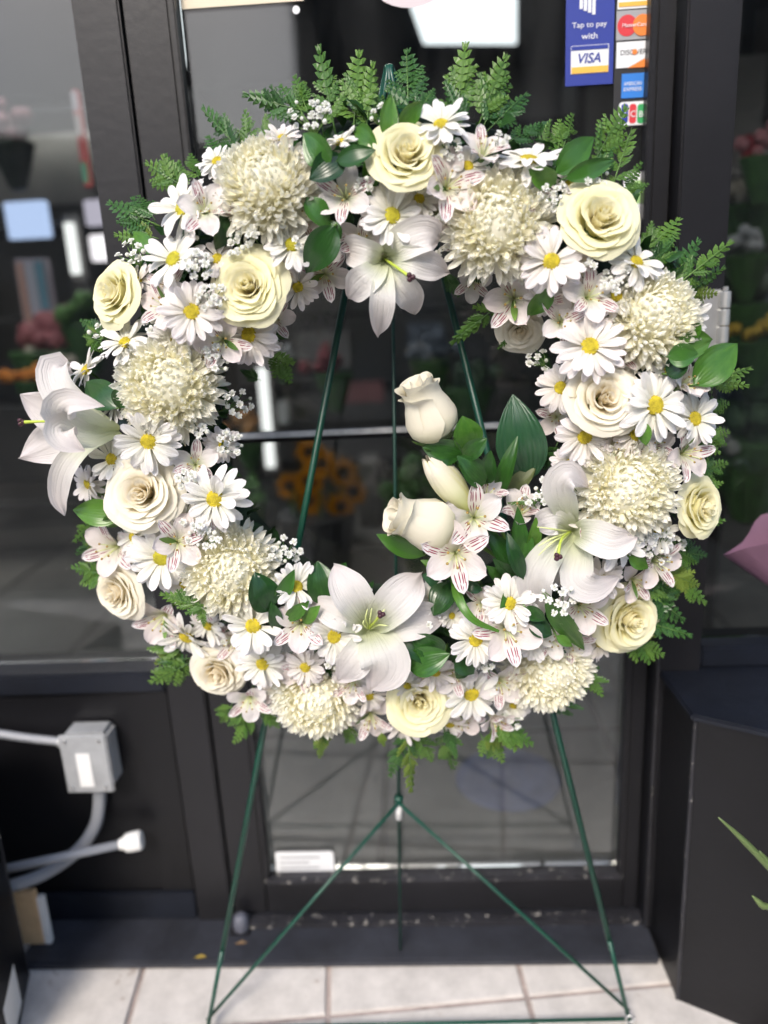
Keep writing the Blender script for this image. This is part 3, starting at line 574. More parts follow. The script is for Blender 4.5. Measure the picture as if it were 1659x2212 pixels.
for dx in (-0.007, 0.0, 0.007):
    hk = catmull([AP+Vector((dx*1.6,0.0,-0.03)), AP+Vector((dx*1.2,-0.003,-0.005)), AP+Vector((dx*0.5,-0.008,0.012)), AP+Vector((dx*0.3,-0.018,0.006)), AP+Vector((dx,-0.022,-0.02)), AP+Vector((dx*2,-0.02,-0.05))], 16)
    MB().tube(hk, 0.0030, 7).build('hook', M_green_metal, ez, smooth=True)

# ------------------------------------------------------------------ wreath ring and background greenery
wreath = thing('wreath_ring', 'dark green foam ring of the wreath hung on the easel', 'wreath ring')
M_foam = solid('foam', (0.008,0.022,0.010), 0.9, var=0.4, scale=30, bump=0.5)
vs = []; fs = []; A_, B_ = 64, 14
for i in range(A_):
    a = 2*PI*i/A_
    for j in range(B_):
        b = 2*PI*j/B_; rr = WR+0.062*math.cos(b); vs.append(WC+Vector((rr*math.cos(a), 0.028-0.038*math.sin(b), rr*math.sin(a))))
for i in range(A_):
    for j in range(B_): fs.append((i*B_+j, i*B_+(j+1)%B_, ((i+1)%A_)*B_+(j+1)%B_, ((i+1)%A_)*B_+j))
ob('foam_ring', mesh('foam_ring', vs, fs, M_foam), wreath)
MB().tube([WC+Vector((0,0.05,WR-0.02)), AP+Vector((0,-0.02,-0.035))], 0.002, 6).build('hanging_wire', M_green_metal, wreath)

def dep(x, y):
    """how far the flower surface bulges towards the viewer at this place of the wreath"""
    p = at_y(x, y, WY); rho = math.hypot(p.x-WC.x, p.z-WC.z); k = (rho-WR)/WT
    return 0.075*math.sqrt(max(0.0, 1-k*k))
def pos(x, y, d): return at_y(x, y, WY-d)
def px(x, y, d=0.05): return (pos(x, y, d)-CAM).dot(FW)/FPX     # metres per pixel at that place of the wreath

# materials of the flowers
P_daisy = petal_mat('daisy_petal', (0.80,0.79,0.66), (0.85,0.83,0.84), 0.24, vein=0.6, vscale=9)
P_daisyp = petal_mat('daisy_petal_pink', (0.80,0.76,0.66), (0.84,0.79,0.80), 0.24, vein=0.6, vscale=9)
P_mum_o = petal_mat('mum_outer', (0.93,0.91,0.77), (0.945,0.935,0.87), 0.36, vein=0.3, vscale=7)
P_mum_i = petal_mat('mum_inner', (0.945,0.915,0.70), (0.95,0.93,0.81), 0.36, vein=0.3, vscale=7)
P_rose_o = petal_mat('rose_outer', (0.84,0.84,0.44), (0.91,0.88,0.62), 0.36, mid=(0.90,0.86,0.52), vein=0.10, edge=(0.91,0.895,0.68))
P_rose_i = petal_mat('rose_inner', (0.94,0.885,0.64), (0.94,0.905,0.69), 0.46, mid=(0.94,0.89,0.64), vein=0.08)
P_rosep_o = petal_mat('rose_peach_outer', (0.87,0.84,0.58), (0.91,0.87,0.75), 0.36, mid=(0.91,0.85,0.66), vein=0.10)
P_rosep_i = petal_mat('rose_peach_inner', (0.94,0.86,0.64), (0.94,0.89,0.76), 0.46, mid=(0.94,0.86,0.67), vein=0.08)
P_bud = petal_mat('bud_petal', (0.62,0.62,0.38), (0.72,0.69,0.58), 0.2, mid=(0.71,0.665,0.53), vein=0.08)
P_lily = petal_mat('lily_petal', (0.62,0.68,0.40), (0.735,0.68,0.675), 0.32, mid=(0.715,0.695,0.66), vein=0.6, vscale=18)
P_lbud = petal_mat('lily_bud_petal', (0.58,0.62,0.18), (0.74,0.68,0.58), 0.2, mid=(0.72,0.71,0.46), vein=0.25, vscale=8, edge=(0.66,0.66,0.16))
P_als_o = petal_mat('alstro_outer', (0.66,0.74,0.42), (0.85,0.80,0.80), 0.36, mid=(0.84,0.80,0.77), vein=0.4, vscale=14)
P_als_p = petal_mat('alstro_pinkish', (0.70,0.72,0.46), (0.85,0.77,0.77), 0.36, mid=(0.84,0.77,0.74), vein=0.4, vscale=14)
P_als_i = petal_mat('alstro_streaked', (0.78,0.78,0.52), (0.85,0.81,0.82), 0.36, mid=(0.84,0.79,0.74), streak=True, vein=0.3, vscale=14)
P_gyp = petal_mat('gyp_petal', (0.80,0.81,0.70), (0.86,0.86,0.85), 0.25, vein=0.2)
M_disc = solid('daisy_eye', (0.47,0.38,0.02), 0.85, var=0.45, scale=0.9*12, bump=0.5, bscale=40)
M_disc2 = solid('daisy_eye_green', (0.42,0.38,0.02), 0.75, var=0.35, scale=10, bump=0.5, bscale=40)
M_sepal = leaf_mat('sepal_green', (0.07,0.15,0.03), (0.14,0.25,0.05), 0.45)
M_stem = leaf_mat('stem_green', (0.05,0.12,0.025), (0.12,0.22,0.05), 0.45)
M_pist = solid('pistil_green', (0.42,0.52,0.06), 0.4); M_stig = solid('stigma_maroon', (0.045,0.010,0.018), 0.5, bump=0.3, bscale=300)
M_fil = solid('filament', (0.66,0.72,0.32), 0.45); M_anth = solid('anther', (0.32,0.22,0.06), 0.7)
L_rus = leaf_mat('ruscus_leaf', (0.016,0.062,0.010), (0.040,0.125,0.018), 0.30, 0.10)
L_bright = leaf_mat('bright_leaf', (0.045,0.135,0.016), (0.085,0.20,0.026), 0.30, 0.2)
L_dark = leaf_mat('dark_leaf', (0.008,0.036,0.009), (0.020,0.066,0.014), 0.28, 0.06)
L_rose = leaf_mat('rose_leaf', (0.014,0.062,0.028), (0.030,0.090,0.040), 0.26, 0.06, ribs=1.5, spec=0.7)
L_olive = leaf_mat('olive_leaf', (0.070,0.095,0.030), (0.110,0.13,0.045), 0.5, 0.15)
L_fern = [leaf_mat('fern_dark', (0.022,0.075,0.016), (0.042,0.120,0.022), 0.40, 0.18), leaf_mat('fern_mid', (0.058,0.142,0.020), (0.105,0.205,0.032), 0.40, 0.25), leaf_mat('fern_light', (0.105,0.175,0.022), (0.165,0.235,0.035), 0.44, 0.3)]

def grid(nu, nv, fn, name, mat):
    v = []; uv = []; f = []
    for j in range(nv+1):
        for i in range(nu+1):
            u = -1+2*i/nu; t = j/nv; v.append(fn(u, t)); uv.append((u*0.5+0.5, t))
    for j in range(nv):
        for i in range(nu): a = j*(nu+1)+i; f.append((a, a+1, a+nu+2, a+nu+1))
    return mesh(name, v, f, mat, True, uv)
def wprof(t, base=0.4, peak=0.68):
    """outline of a strap petal: narrow foot, widest near the end, round tip"""
    if t < peak: s = t/peak; return base+(1-base)*(s*s*(3-2*s))
    s = (t-peak)/(1-peak); return max(0.04, math.sqrt(max(0.0, 1-s*s*0.995)))
def tipt(t): return 1-(1-t)**1.35      # closer rows at the tip

# --- label helper: place words in terms of the round wreath, from the large flowers
REFS = []; PENDING = []
def polar(x, y): return math.hypot(x-865, y-905), math.atan2(x-865, 905-y)
def place(o, desc, x, y, cat, group):
    o['category'] = cat; o['group'] = group; PENDING.append((o, desc, x, y))
def where(x, y):
    rs = sorted(REFS, key=lambda q: math.hypot(q[1]-x, q[2]-y)); r, a = polar(x, y)
    n1 = rs[0]; r1, a1 = polar(n1[1], n1[2]); da = (a-a1+PI) % (2*PI)-PI; dr = r-r1; arc = da*(r+r1)/2
    if abs(dr) > abs(arc): s = ('just outside the ' if dr > 0 else 'just inside the ')+n1[0]
    else: s = ('clockwise of the ' if arc > 0 else 'anticlockwise of the ')+n1[0]
    return s, rs[1][0]
def label_all():
    first = {}
    for it in PENDING:
        s, n2 = where(it[2], it[3]); first.setdefault(f'{it[1]} {s}', []).append((it, n2))
    final = {}
    for k, its in first.items():
        for it, n2 in its: final.setdefault(k if len(its) == 1 else f'{k}, towards the {n2}', []).append(it)
    for k, its in final.items():
        its.sort(key=lambda q: q[3])
        names = {1: [''], 2: ['upper ', 'lower '], 3: ['upper ', 'middle ', 'lower ']}.get(len(its)) or ['highest ', 'second highest ']+['third highest ', 'fourth highest ', 'fifth highest ', 'sixth highest '][:len(its)-3]+['lowest ']
        for it, nm in zip(its, names): it[0]['label'] = nm+k

# ------------------------------------------------------------------ chrysanthemums
def mum_petal(L, Wd, curl, cup, mat, tw=0.0):
    def fn(u, t):
        t = tipt(t); a = 0.0; x = z = 0.0; n = 10
        for i in range(n): a = curl*(t*(i+0.5)/n)**1.6; x += math.cos(a)*L*t/n; z += math.sin(a)*L*t/n
        wv = Wd*wprof(t, 0.55, 0.7)*u; h = cup*Wd*(u*u)*(0.5+0.5*t); a = curl*t**1.6
        yy = wv*math.cos(tw*t)
        return (x-math.sin(a)*h, yy, z+math.cos(a)*h+wv*math.sin(tw*t))
    return grid(4, 6, fn, 'petal', mat)
MP_out = [mum_petal(1, 0.090, c, 0.55, P_mum_o, tw) for c, tw in ((0.15,0.0),(0.4,0.25),(-0.25,-0.2),(0.7,0.1))]
MP_mid = [mum_petal(1, 0.108, c, 0.8, P_mum_o, tw) for c, tw in ((0.9,0.2),(1.25,-0.3),(0.5,0.2),(0.7,-0.2))]
MP_in = [mum_petal(1, 0.132, c, 0.9, P_mum_i, tw) for c, tw in ((1.0,0.3),(1.4,-0.4),(1.7,0.2),(0.7,-0.2))]
MP_mi = [mum_petal(1, 0.116, c, 0.8, P_mum_i, tw) for c, tw in ((0.9,0.3),(1.3,-0.3),(0.6,0.2))]
cob = MB().add([v*0.30 for v in IV], IF); MCORE = mesh('core', cob.v, cob.f, P_mum_i, True, [(0.5,0.5) for _ in IV])
def mum_fill():
    rn = random.Random(3); V = []; F = []; U = []
    for i in range(330):
        s_ = (i+.5)/330; el = math.asin(max(-.30, 1-1.26*s_))+rn.uniform(-.1,.1); L = (0.49-0.15*max(0, math.sin(el)))*rn.uniform(.86,.97)-.2
        src = rn.choice(MP_mid[:3] if s_ > .35 else MP_in); P = Matrix.Rotation(i*2.39996+1.1+rn.uniform(-.3,.3),4,'Z') @ Matrix.Rotation(-el+.12,4,'Y') @ Matrix.Translation((.2,0,0)) @ Matrix.Rotation(rn.uniform(-.5,.5),4,'X') @ Matrix.Diagonal((L*1.12,L*1.1,L*1.1,1))
        n0 = len(V); V += [P @ v.co for v in src.vertices]; F += [tuple(n0+k for k in p.vertices) for p in src.polygons]
        uvl = src.uv_layers[0].data; tmp = [(.5,.5)]*len(src.vertices)
        for lp in src.loops: tmp[lp.vertex_index] = tuple(uvl[lp.index].uv)
        U += tmp
    return mesh('packed_petals', V, F, P_mum_i, True, U)
MFILL = mum_fill()
def mum(x, y, dia, nx, ny, nick, seed, dd=0.0, N_=295, look=''):
    rn = random.Random(seed)
    t = thing('chrysanthemum', f'{look} cream chrysanthemum, the {nick} of the wreath', 'chrysanthemum', frame(facing(nx, ny), rn.uniform(0,6), pos(x, y, dep(x, y)-0.010+dd), dia*px(x, y)*1.08), 'chrysanthemums in the wreath')
    REFS.append((nick, x, y))
    ob('core', MCORE, t); tag(ob('packed_petals', MFILL, t, Matrix.Rotation(rn.uniform(0,6),4,'Z')), kind='stuff')
    for i in range(N_):
        s = (i+0.5)/N_; th = i*2.39996+rn.uniform(-.15,.15)
        el = math.asin(max(-0.34, 1-1.30*s))+rn.uniform(-.05,.05)
        rho = 0.51-0.15*max(0, math.sin(el))+rn.uniform(-.014,.012); b = 0.20
        if s > 0.78: data = rn.choice(MP_out); rho += rn.uniform(-.03,.03)
        elif s > 0.40: data = rn.choice(MP_mid)
        elif s > 0.16: data = rn.choice(MP_mi)
        else: data = rn.choice(MP_in); b = 0.22
        L = rho-b
        P = Matrix.Rotation(th,4,'Z') @ Matrix.Rotation(-el+0.12,4,'Y') @ Matrix.Translation((b,0,0)) @ Matrix.Rotation(rn.uniform(-.24,.24),4,'X') @ Matrix.Rotation(rn.uniform(-.12,.12),4,'Z') @ Matrix.Diagonal((L*1.12,L*rn.uniform(.9,1.2),L*1.1,1))
        ob('petal', data, t, P)
    return t
for a in ((575,405,218,-.12,-.22,'eleven-o\'clock mum',1,.0,'large domed'),(1072,482,228,-.05,.05,'one-o\'clock mum',2,.005,'broad'),(365,832,216,.02,.02,'nine-o\'clock mum',3,.005,'flat open'),
          (497,1232,200,.02,.12,'half-past-seven mum',4,-.002,'shaggy'),(1408,692,205,.18,-.06,'two-o\'clock mum',5,.0,'plump'),(1355,1052,212,.05,.05,'half-past-three mum',6,.006,'wide'),
          (685,1498,204,-.02,.30,'half-past-six mum',7,.014,'drooping'),(1182,1442,202,.10,.30,'five-o\'clock mum',8,.014,'nodding')):
    mum(a[0],a[1],a[2],a[3],a[4],a[5],a[6],a[7],295,a[8])

# ------------------------------------------------------------------ roses
def rose_petal(dphi, rb, r1, h, close, roll, spiral, mat, seed, nu=10, nv=8, wav=0.012):
    off = Vector((seed*7.3, seed*3.1, 0))
    def fn(u, t):
        rim = 1-0.16*abs(u)**3.5-0.05*(1-abs(u))*0
        tt = t*rim
        r = rb+(r1-rb)*math.sin(min(1, tt*1.15)*PI/2)**0.9
        if close: r -= close*max(0, tt-0.55)**1.5*r1*2.2
        z = h*tt
        if roll:
            e = max(0, tt-0.5)/0.5; r += roll*e*e*1.7; z -= roll*e**3*1.5
        r *= 1+spiral*u
        ph = dphi*u*(0.35+0.65*min(1, t*2.2))
        w_ = wav*t*t; q = noise.noise(Vector((u*1.5, t*1.2, 0))+off)
        r += w_*2.2*q; z += w_*1.6*noise.noise(Vector((u*1.9, 5, t))+off)
        return (r*math.cos(ph), r*math.sin(ph), z)
    return grid(nu, nv, fn, 'petal', mat)
LAY = [  # count, half width, foot radius, rim radius, height, close, roll, spiral, inner?
    (2, 2.6, .012, .034, .505, .75, .006, .26, 1), (3, 1.8, .020, .055, .50, .45, .016, .22, 1), (3, 1.55, .030, .080, .495, .2, .026, .18, 1), (4, 1.3, .045, .110, .487, .04, .036, .15, 1),
    (4, 1.25, .06, .148, .472, 0, .046, .13, 1), (5, 1.05, .09, .195, .455, 0, .050, .10, 0), (5, 1.02, .12, .248, .43, 0, .062, .08, 0), (5, 1.0, .14, .305, .395, 0, .074, .06, 0), (5, 1.0, .15, .355, .33, 0, .095, .05, 0)]
ROSE = {}
for kind, (mo, mi) in {'c': (P_rose_o, P_rose_i), 'p': (P_rosep_o, P_rosep_i)}.items():
    ROSE[kind] = [[rose_petal(l[1], l[2], l[3], l[4], l[5], l[6], l[7], mi if l[8] else mo, 10*k+v, wav=0.008+0.002*k) for v in range(2)] for k, l in enumerate(LAY)]
sepal_m = grid(2, 5, lambda u, t: (0.03+0.2*t, 0.05*u*(1-t)**0.6, -0.01-0.10*t+0.16*t*t), 'sepal', M_sepal)
hipb = MB().lathe([(0.02,-0.34),(0.022,-0.12),(0.05,-0.08),(0.065,-0.03),(0.05,0.02)], 10); hip_m = mesh('stem', hipb.v, hipb.f, M_stem)
def rose(x, y, dia, nx, ny, nick, seed, kind='c', dd=0.0, look='open cream', keep=9):
    rn = random.Random(seed+100); n = facing(nx, ny)
    p = pos(x, y, dep(x, y)-0.002+dd)-n*0.10*dia*px(x, y)
    t = thing('rose', f'{look} rose, the {nick} of the wreath', 'rose', frame(n, rn.uniform(0,6), p, dia*px(x, y)*1.14), 'roses in the wreath'); REFS.append((nick, x, y))
    for k, l in enumerate(LAY[:keep]):
        o0 = rn.uniform(0,6)
        for i in range(l[0]):
            ob('petal', ROSE[kind][k][(i+rn.randint(0,1))%2], t, Matrix.Rotation(o0+2*PI*i/l[0]+rn.uniform(-.1,.1),4,'Z') @ Matrix.Translation((rn.uniform(-.012,.012),rn.uniform(-.012,.012),rn.uniform(-.012,.012))) @ Matrix.Rotation(rn.uniform(-.09,.09),4,'Y') @ Matrix.Rotation(rn.uniform(-.05,.05),4,'X') @ Matrix.Scale(rn.uniform(.94,1.05),4))
    for i in range(5): ob('sepal', sepal_m, t, Matrix.Rotation(2*PI*i/5+0.3,4,'Z'))
    ob('stem', hip_m, t)
    return t
for a in ((875,350,146,.08,-.18,'twelve-o\'clock rose',1,'c',.004,'tall open cream'),(1287,487,156,.05,-.12,'half-past-one rose',2,'c',.004,'large ruffled lemon'),(543,627,150,-.08,.05,'half-past-ten rose',3,'c',.006,'round yellow cream'),
          (268,640,128,-.52,-.02,'ten-o\'clock rose',4,'c',.0,'side-on cream'),(318,1068,150,-.02,-.02,'half-past-eight rose',5,'p',.008,'peach-hearted'),(272,1272,126,-.45,.25,'eight-o\'clock rose',6,'p',.0,'ruffled side-on'),
          (478,1440,118,-.10,.42,'seven-o\'clock rose',7,'p',.0,'small peach cream'),(905,1508,136,.0,.06,'six-o\'clock rose',8,'c',.006,'round flat-faced'),(1345,1327,148,.32,.20,'half-past-four rose',9,'c',.002,'bright lemon'),
          (1492,1092,128,.52,.08,'half-past-three rim rose',10,'c',.0,'side-on lemon'),(1298,865,142,.02,.0,'three-o\'clock rose',11,'p',.008,'spiral-hearted'),(1124,708,98,-.15,.50,'inner half-past-one rose',12,'p',-.01,'small half-open pinkish')):
    rose(*a)
# rosebuds of the spray in the opening
def bud_petal(dphi, sc, lip, mat, seed, h=1.0, spir=0.18):
    off = Vector((seed*5.1, 2, 0)); KN = [(0,.06),(.08,.22),(.22,.37),(.38,.40),(.55,.345),(.72,.275),(.86,.225),(1.0,.20)]
    def rad(t):
        for (a, ra), (b, rb) in zip(KN, KN[1:]):
            if t <= b: q = (t-a)/(b-a); q = q*q*(3-2*q)*.5+q*.5; return ra+(rb-ra)*q
        return KN[-1][1]
    def fn(u, t):
        tt = t*(1-0.16*abs(u)**2.2); r = sc*rad(tt)
        e = max(0, tt-0.66)/0.34; r += lip*e*e*0.17*(1+0.8*noise.noise(Vector((u*1.6,1,0))+off)); z = h*tt-lip*0.06*e**3
        r *= 1+spir*u*(.3+.7*t); ph = dphi*u*(0.5+0.5*min(1, t*2))
        return (r*math.cos(ph), r*math.sin(ph), z+0.03*noise.noise(Vector((u*2.2,t,1))+off)*t)
    return grid(12, 12, fn, 'petal', mat)
BUDM = [bud_petal(1.7,.45,.0,P_rosep_o,1,1.0), bud_petal(1.6,.68,.5,P_rosep_o,2,1.0), bud_petal(1.5,.84,.5,P_bud,3,1.0), bud_petal(1.35,.93,.75,P_bud,4,.98), bud_petal(1.2,1.0,1.15,P_bud,5,.90)]
def bud(b, tip, d0, d1, tw, lbl, nick, sc=1.0, stem=None):
    B0, B1 = pos(*b, d0), pos(*tip, d1); L = (B1-B0).length
    M = frame((B1-B0), tw, B0, L); t = thing('rosebud', lbl, 'rosebud', M, 'rosebuds in the spray'); REFS.append((nick, (b[0]+tip[0])/2, (b[1]+tip[1])/2))
    for k, (m, c) in enumerate(zip(BUDM, (2,3,3,3,2))):
        for i in range(c): ob('petal', m, t, Matrix.Rotation(2*PI*i/c+k*0.9,4,'Z') @ Matrix.Diagonal((sc,sc,1,1)))
    for i in range(5): ob('sepal', sepal_m, t, Matrix.Translation((0,0,0.02)) @ Matrix.Rotation(2*PI*i/5,4,'Z') @ Matrix.Scale(1.7,4))
    if stem:
        iv = M.inverted(); sp_ = catmull([B0]+[pos(*q) for q in stem], 12)
        o = MB().tube([iv @ q for q in sp_], 0.0028/L, 8).build('stem', M_stem, t, smooth=True)
bud((948,952),(896,818),.055,.075,0.4,'upright ivory rosebud at the top of the spray in the opening','top rosebud',0.98,[(985,1000,.05),(1060,1090,.04),(1110,1220,.04)])
bud((978,1152),(838,1108),.06,.085,1.7,'ivory rosebud lying sideways in the spray in the opening','sideways rosebud',1.0,[(1030,1175,.05),(1090,1215,.045),(1130,1260,.04)])

# ------------------------------------------------------------------ lilies
def ribbon(P, wd, name, mat, cup=0.25, roll=0.0, wprf=None, nu=8, nv=16, wave=0.0, seed=0, groove=0.09):
    C = catmull(P, nv+1); n = len(C); S = []; side0 = None
    V = []; uv = []; f = []
    for j, c in enumerate(C):
        tg_ = (C[min(j+1,n-1)]-C[max(j-1,0)]).normalized(); view = (CAM-c).normalized()
        s = tg_.cross(view)
        if s.length < 0.25 and side0 is not None: s = side0
        s = (s-tg_*s.dot(tg_)).normalized()
        if side0 is not None and s.dot(side0) < 0: s = -s
        if side0 is not None: s = (s*0.6+side0*0.4); s = (s-tg_*s.dot(tg_)).normalized()
        side0 = s
        nn = s.cross(tg_); 
        if roll: s2 = s*math.cos(roll)+nn*math.sin(roll); nn = nn*math.cos(roll)-s*math.sin(roll); s = s2
        t = j/nv; wv = wd*(wprf or lily_w)(t)
        for i in range(nu+1):
            u = -1+2*i/nu; wob = wave*wd*noise.noise(Vector((t*4.5, u*1.0+seed, seed*3.7)))*abs(u)
            V.append(c+s*(wv*u)+nn*(-cup*wv*u*u+groove*wd*math.exp(-(u*5)**2)*-1+wob)*-1); uv.append((u*0.5+0.5, t))
    for j in range(nv):
        for i in range(nu): a = j*(nu+1)+i; f.append((a, a+1, a+nu+2, a+nu+1))
    return V, f, uv
def lily_w(t):
    if t < 0.55: s = t/0.55; return 0.30+0.70*math.sin(s*PI/2)
    s = (t-0.55)/0.45; return max(0.03, (1-s**1.9)**0.95)
def lily(nick, lbl, base, petals, pistil, fils, dbase):
    B = pos(*base, dbase); t = thing('lily', lbl, 'lily', Matrix.Translation(B), 'white lilies in the wreath'); REFS.append((nick, base[0], base[1]))
    for k, (pts, wd, cup, roll) in enumerate(petals):
        P = [B]+[pos(*q) for q in pts]
        V, f, uv = ribbon(P, wd*px(*base)*0.5, 'petal', P_lily, cup, roll, seed=k+len(nick), wave=0.30)
        ob('petal', mesh('petal', [v-B for v in V], f, P_lily, True, uv), t)
    if pistil:
        P = [pos(*q)-B for q in pistil]; C = catmull(P, 10)
        o = MB().tube(C, [0.0016]*7+[0.0018,0.002,0.0024], 8).build('pistil', M_pist, t, smooth=True)
        e = C[-1]; ms = MB()
        for k in range(3):
            a = k*2.1; ms.add([e+(v*0.0032)+Vector((0.0026*math.cos(a),0,0.0026*math.sin(a))) for v in IV], IF)
        ms.build('stigma', M_stig, o, smooth=True)
    for q in fils: MB().tube(catmull([pos(*p_)-B for p_ in q], 8), [0.0013]*4+[0.0012,0.001,0.0008,0.0004], 6).build('stamen', M_fil, t, smooth=True)
lily('twelve-o\'clock lily', 'white lily hanging into the opening below the top rose', (830,560),
     [([(862,530,.085),(918,508,.092),(953,520,.07)],76,.45,.2),([(880,560,.09),(930,575,.088),(969,588,.06)],62,.35,0),([(858,605,.085),(888,645,.075),(895,678,.045)],62,.3,0),
      ([(828,620,.098),(824,675,.095),(817,729,.06)],54,.35,0),([(802,595,.095),(772,620,.085),(752,645,.05)],66,.35,-.2),([(800,550,.085),(765,540,.07),(748,538,.04)],66,.35,.2)],
     [(832,560,.06),(858,578,.098),(887,599,.115)], [], .045)
lily('nine-o\'clock lily', 'white trumpet lily facing sideways off the wreath rim', (256,930),
     [([(170,905,.045),(105,885,.05),(44,852,.055)],92,.35,.2),([(180,945,.045),(110,960,.05),(40,990,.055)],98,.35,-.2),([(185,890,.06),(135,845,.06),(122,792,.035),(158,806,.02)],78,.45,.4),
      ([(185,905,.095),(128,892,.125),(150,868,.14),(226,879,.135)],66,.4,.3),([(190,945,.095),(132,925,.125),(140,950,.135),(184,974,.13)],66,.4,-.2),([(185,965,.07),(142,1010,.075),(128,1070,.06),(140,1114,.05)],52,.45,-.3)],
     [(170,912,.08),(110,910,.08),(46,912,.075)], [[(180,915,.08),(140,890,.085),(112,862,.08)]], .055)
lily('six-o\'clock lily', 'wide open white lily above the bottom rose', (800,1358),
     [([(775,1310,.09),(748,1265,.095),(722,1222,.07)],80,.3,0),([(755,1338,.09),(712,1318,.09),(667,1296,.06)],62,.35,.1),([(835,1320,.092),(878,1275,.095),(912,1236,.06)],84,.3,0),
      ([(845,1348,.08),(905,1338,.085),(968,1330,.055)],82,.3,0),([(820,1400,.098),(832,1445,.105),(800,1488,.08)],104,.3,0),([(785,1400,.09),(758,1440,.092),(730,1470,.06)],72,.3,0)],
     [(797,1358,.06),(808,1345,.095),(823,1327,.115)], [[(797,1358,.06),(790,1335,.09),(794,1316,.1)],[(798,1356,.06),(800,1335,.09),(803,1314,.1)],[(800,1357,.06),(818,1330,.095),(832,1316,.1)],[(800,1358,.06),(818,1350,.09),(838,1352,.1)],[(795,1358,.06),(785,1348,.09),(786,1340,.098)]], .045)
lily('four-o\'clock lily', 'large white lily with curled petals beside the green spray', (1238,1150),
     [([(1222,1100,.085),(1207,1050,.105),(1232,1024,.11),(1270,1052,.085)],66,.4,.1),([(1210,1125,.08),(1180,1128,.085),(1150,1140,.06)],60,.35,0),([(1195,1185,.09),(1160,1240,.10),(1158,1290,.085),(1176,1332,.06)],74,.35,0),
      ([(1222,1195,.07),(1212,1235,.06),(1202,1268,.04)],66,.3,0),([(1252,1200,.09),(1248,1250,.11),(1285,1270,.11),(1338,1246,.08)],70,.4,-.1),([(1275,1155,.10),(1325,1172,.115),(1376,1160,.10)],72,.4,0)],
     [(1232,1148,.06),(1213,1165,.11),(1205,1203,.125)], [[(1230,1148,.06),(1195,1143,.1),(1160,1138,.11)],[(1230,1150,.06),(1195,1162,.1),(1162,1180,.11)],[(1230,1152,.06),(1195,1170,.1),(1163,1200,.11)],[(1232,1150,.06),(1205,1180,.1),(1196,1205,.11)]], .045)
# closed lily bud
B0, B1 = pos(1012,1098,.06), pos(917,983,.075); L = (B1-B0).length; Mb = frame(B1-B0, 0.5, B0, L)
lbud = thing('lily_bud', 'closed greenish white lily bud pointing into the opening', 'lily bud', Mb); REFS.append(('lily bud', 960, 1040))
for k in range(3):
    def fn(u, t, k=k):
        r = 0.05+0.165*math.sin(min(1, t**0.85)*PI*0.86+0.1); r *= (1-0.10*abs(u)**2+0.08*math.exp(-(u*6)**2))
        e = max(0, t-0.85)/0.15; r += 0.05*e*(k == 1); r = r*(1-0.45*e); ph = 1.12*u*(1-0.5*e)
        return (r*math.cos(ph), r*math.sin(ph), t*(1-0.05*abs(u)**2-0.04*k))
    ob('petal', grid(8, 12, fn, 'petal', P_lbud), lbud, Matrix.Rotation(2*PI*k/3,4,'Z'))
    ob('petal', grid(8, 12, lambda u, t, k=k: (lambda q: (q[0]*0.9, q[1]*0.9, q[2]*0.97))(fn(u, t, 0)), 'petal', P_lbud), lbud, Matrix.Rotation(2*PI*k/3+PI/3,4,'Z'))
iv = Mb.inverted(); MB().tube([iv @ q for q in catmull([B0,pos(1060,1140,.045),pos(1120,1230,.04)],8)], 0.003/L, 8).build('stem', M_stem, lbud, smooth=True)
# ------------------------------------------------------------------ daisies
def daisy_petal(dz, tip, wd, mat):
    def fn(u, t):
        t = tipt(t); x = 0.085+0.415*t; wv = wd*wprof(t, 0.42, 0.66)*u
        z = dz*math.sin(t*PI*0.75)+tip*t*t-0.010*math.cos(u*PI*2)*min(1,t*3)*(1-t*0.6)+0.35*wd*u*u*(0.3+0.7*(1-t))
        return (x, wv, z)
    return grid(6, 7, fn, 'petal', mat)
DP = {m: [daisy_petal(a, b, c, mat) for a, b, c in ((.05,-.02,.070),(.03,.05,.064),(.06,-.09,.074),(.02,.0,.060),(.07,.12,.066),(.04,-.16,.068))] for m, mat in (('w', P_daisy), ('p', P_daisyp))}
def disc_mesh(mat):
    b = MB(); b.lathe([(0.10,-0.03),(0.105,0.005),(0.088,0.032),(0.05,0.046),(0.012,0.05)], 18)
    for i in range(110):
        r = 0.100*math.sqrt((i+.5)/110); a = i*2.39996; z = 0.048*math.sqrt(max(0, 1-(r/0.108)**2)); s = 0.0058+0.002*(r/0.1)
        c = Vector((r*math.cos(a), r*math.sin(a), z)); n = Vector((c.x*0.8, c.y*0.8, 0.07)).normalized(); e = n.orthogonal().normalized(); g_ = n.cross(e)
        b.add([c+e*s, c+g_*s, c-e*s, c-g_*s, c+n*0.012], [(0,1,4),(1,2,4),(2,3,4),(3,0,4)])
    return mesh('eye', b.v, b.f, mat, False)
EYE = {'y': disc_mesh(M_disc), 'g': disc_mesh(M_disc2)}
calb = MB().lathe([(0.02,-0.30),(0.024,-0.10),(0.07,-0.05),(0.085,-0.02)], 10); CALYX = mesh('calyx', calb.v, calb.f, M_stem)
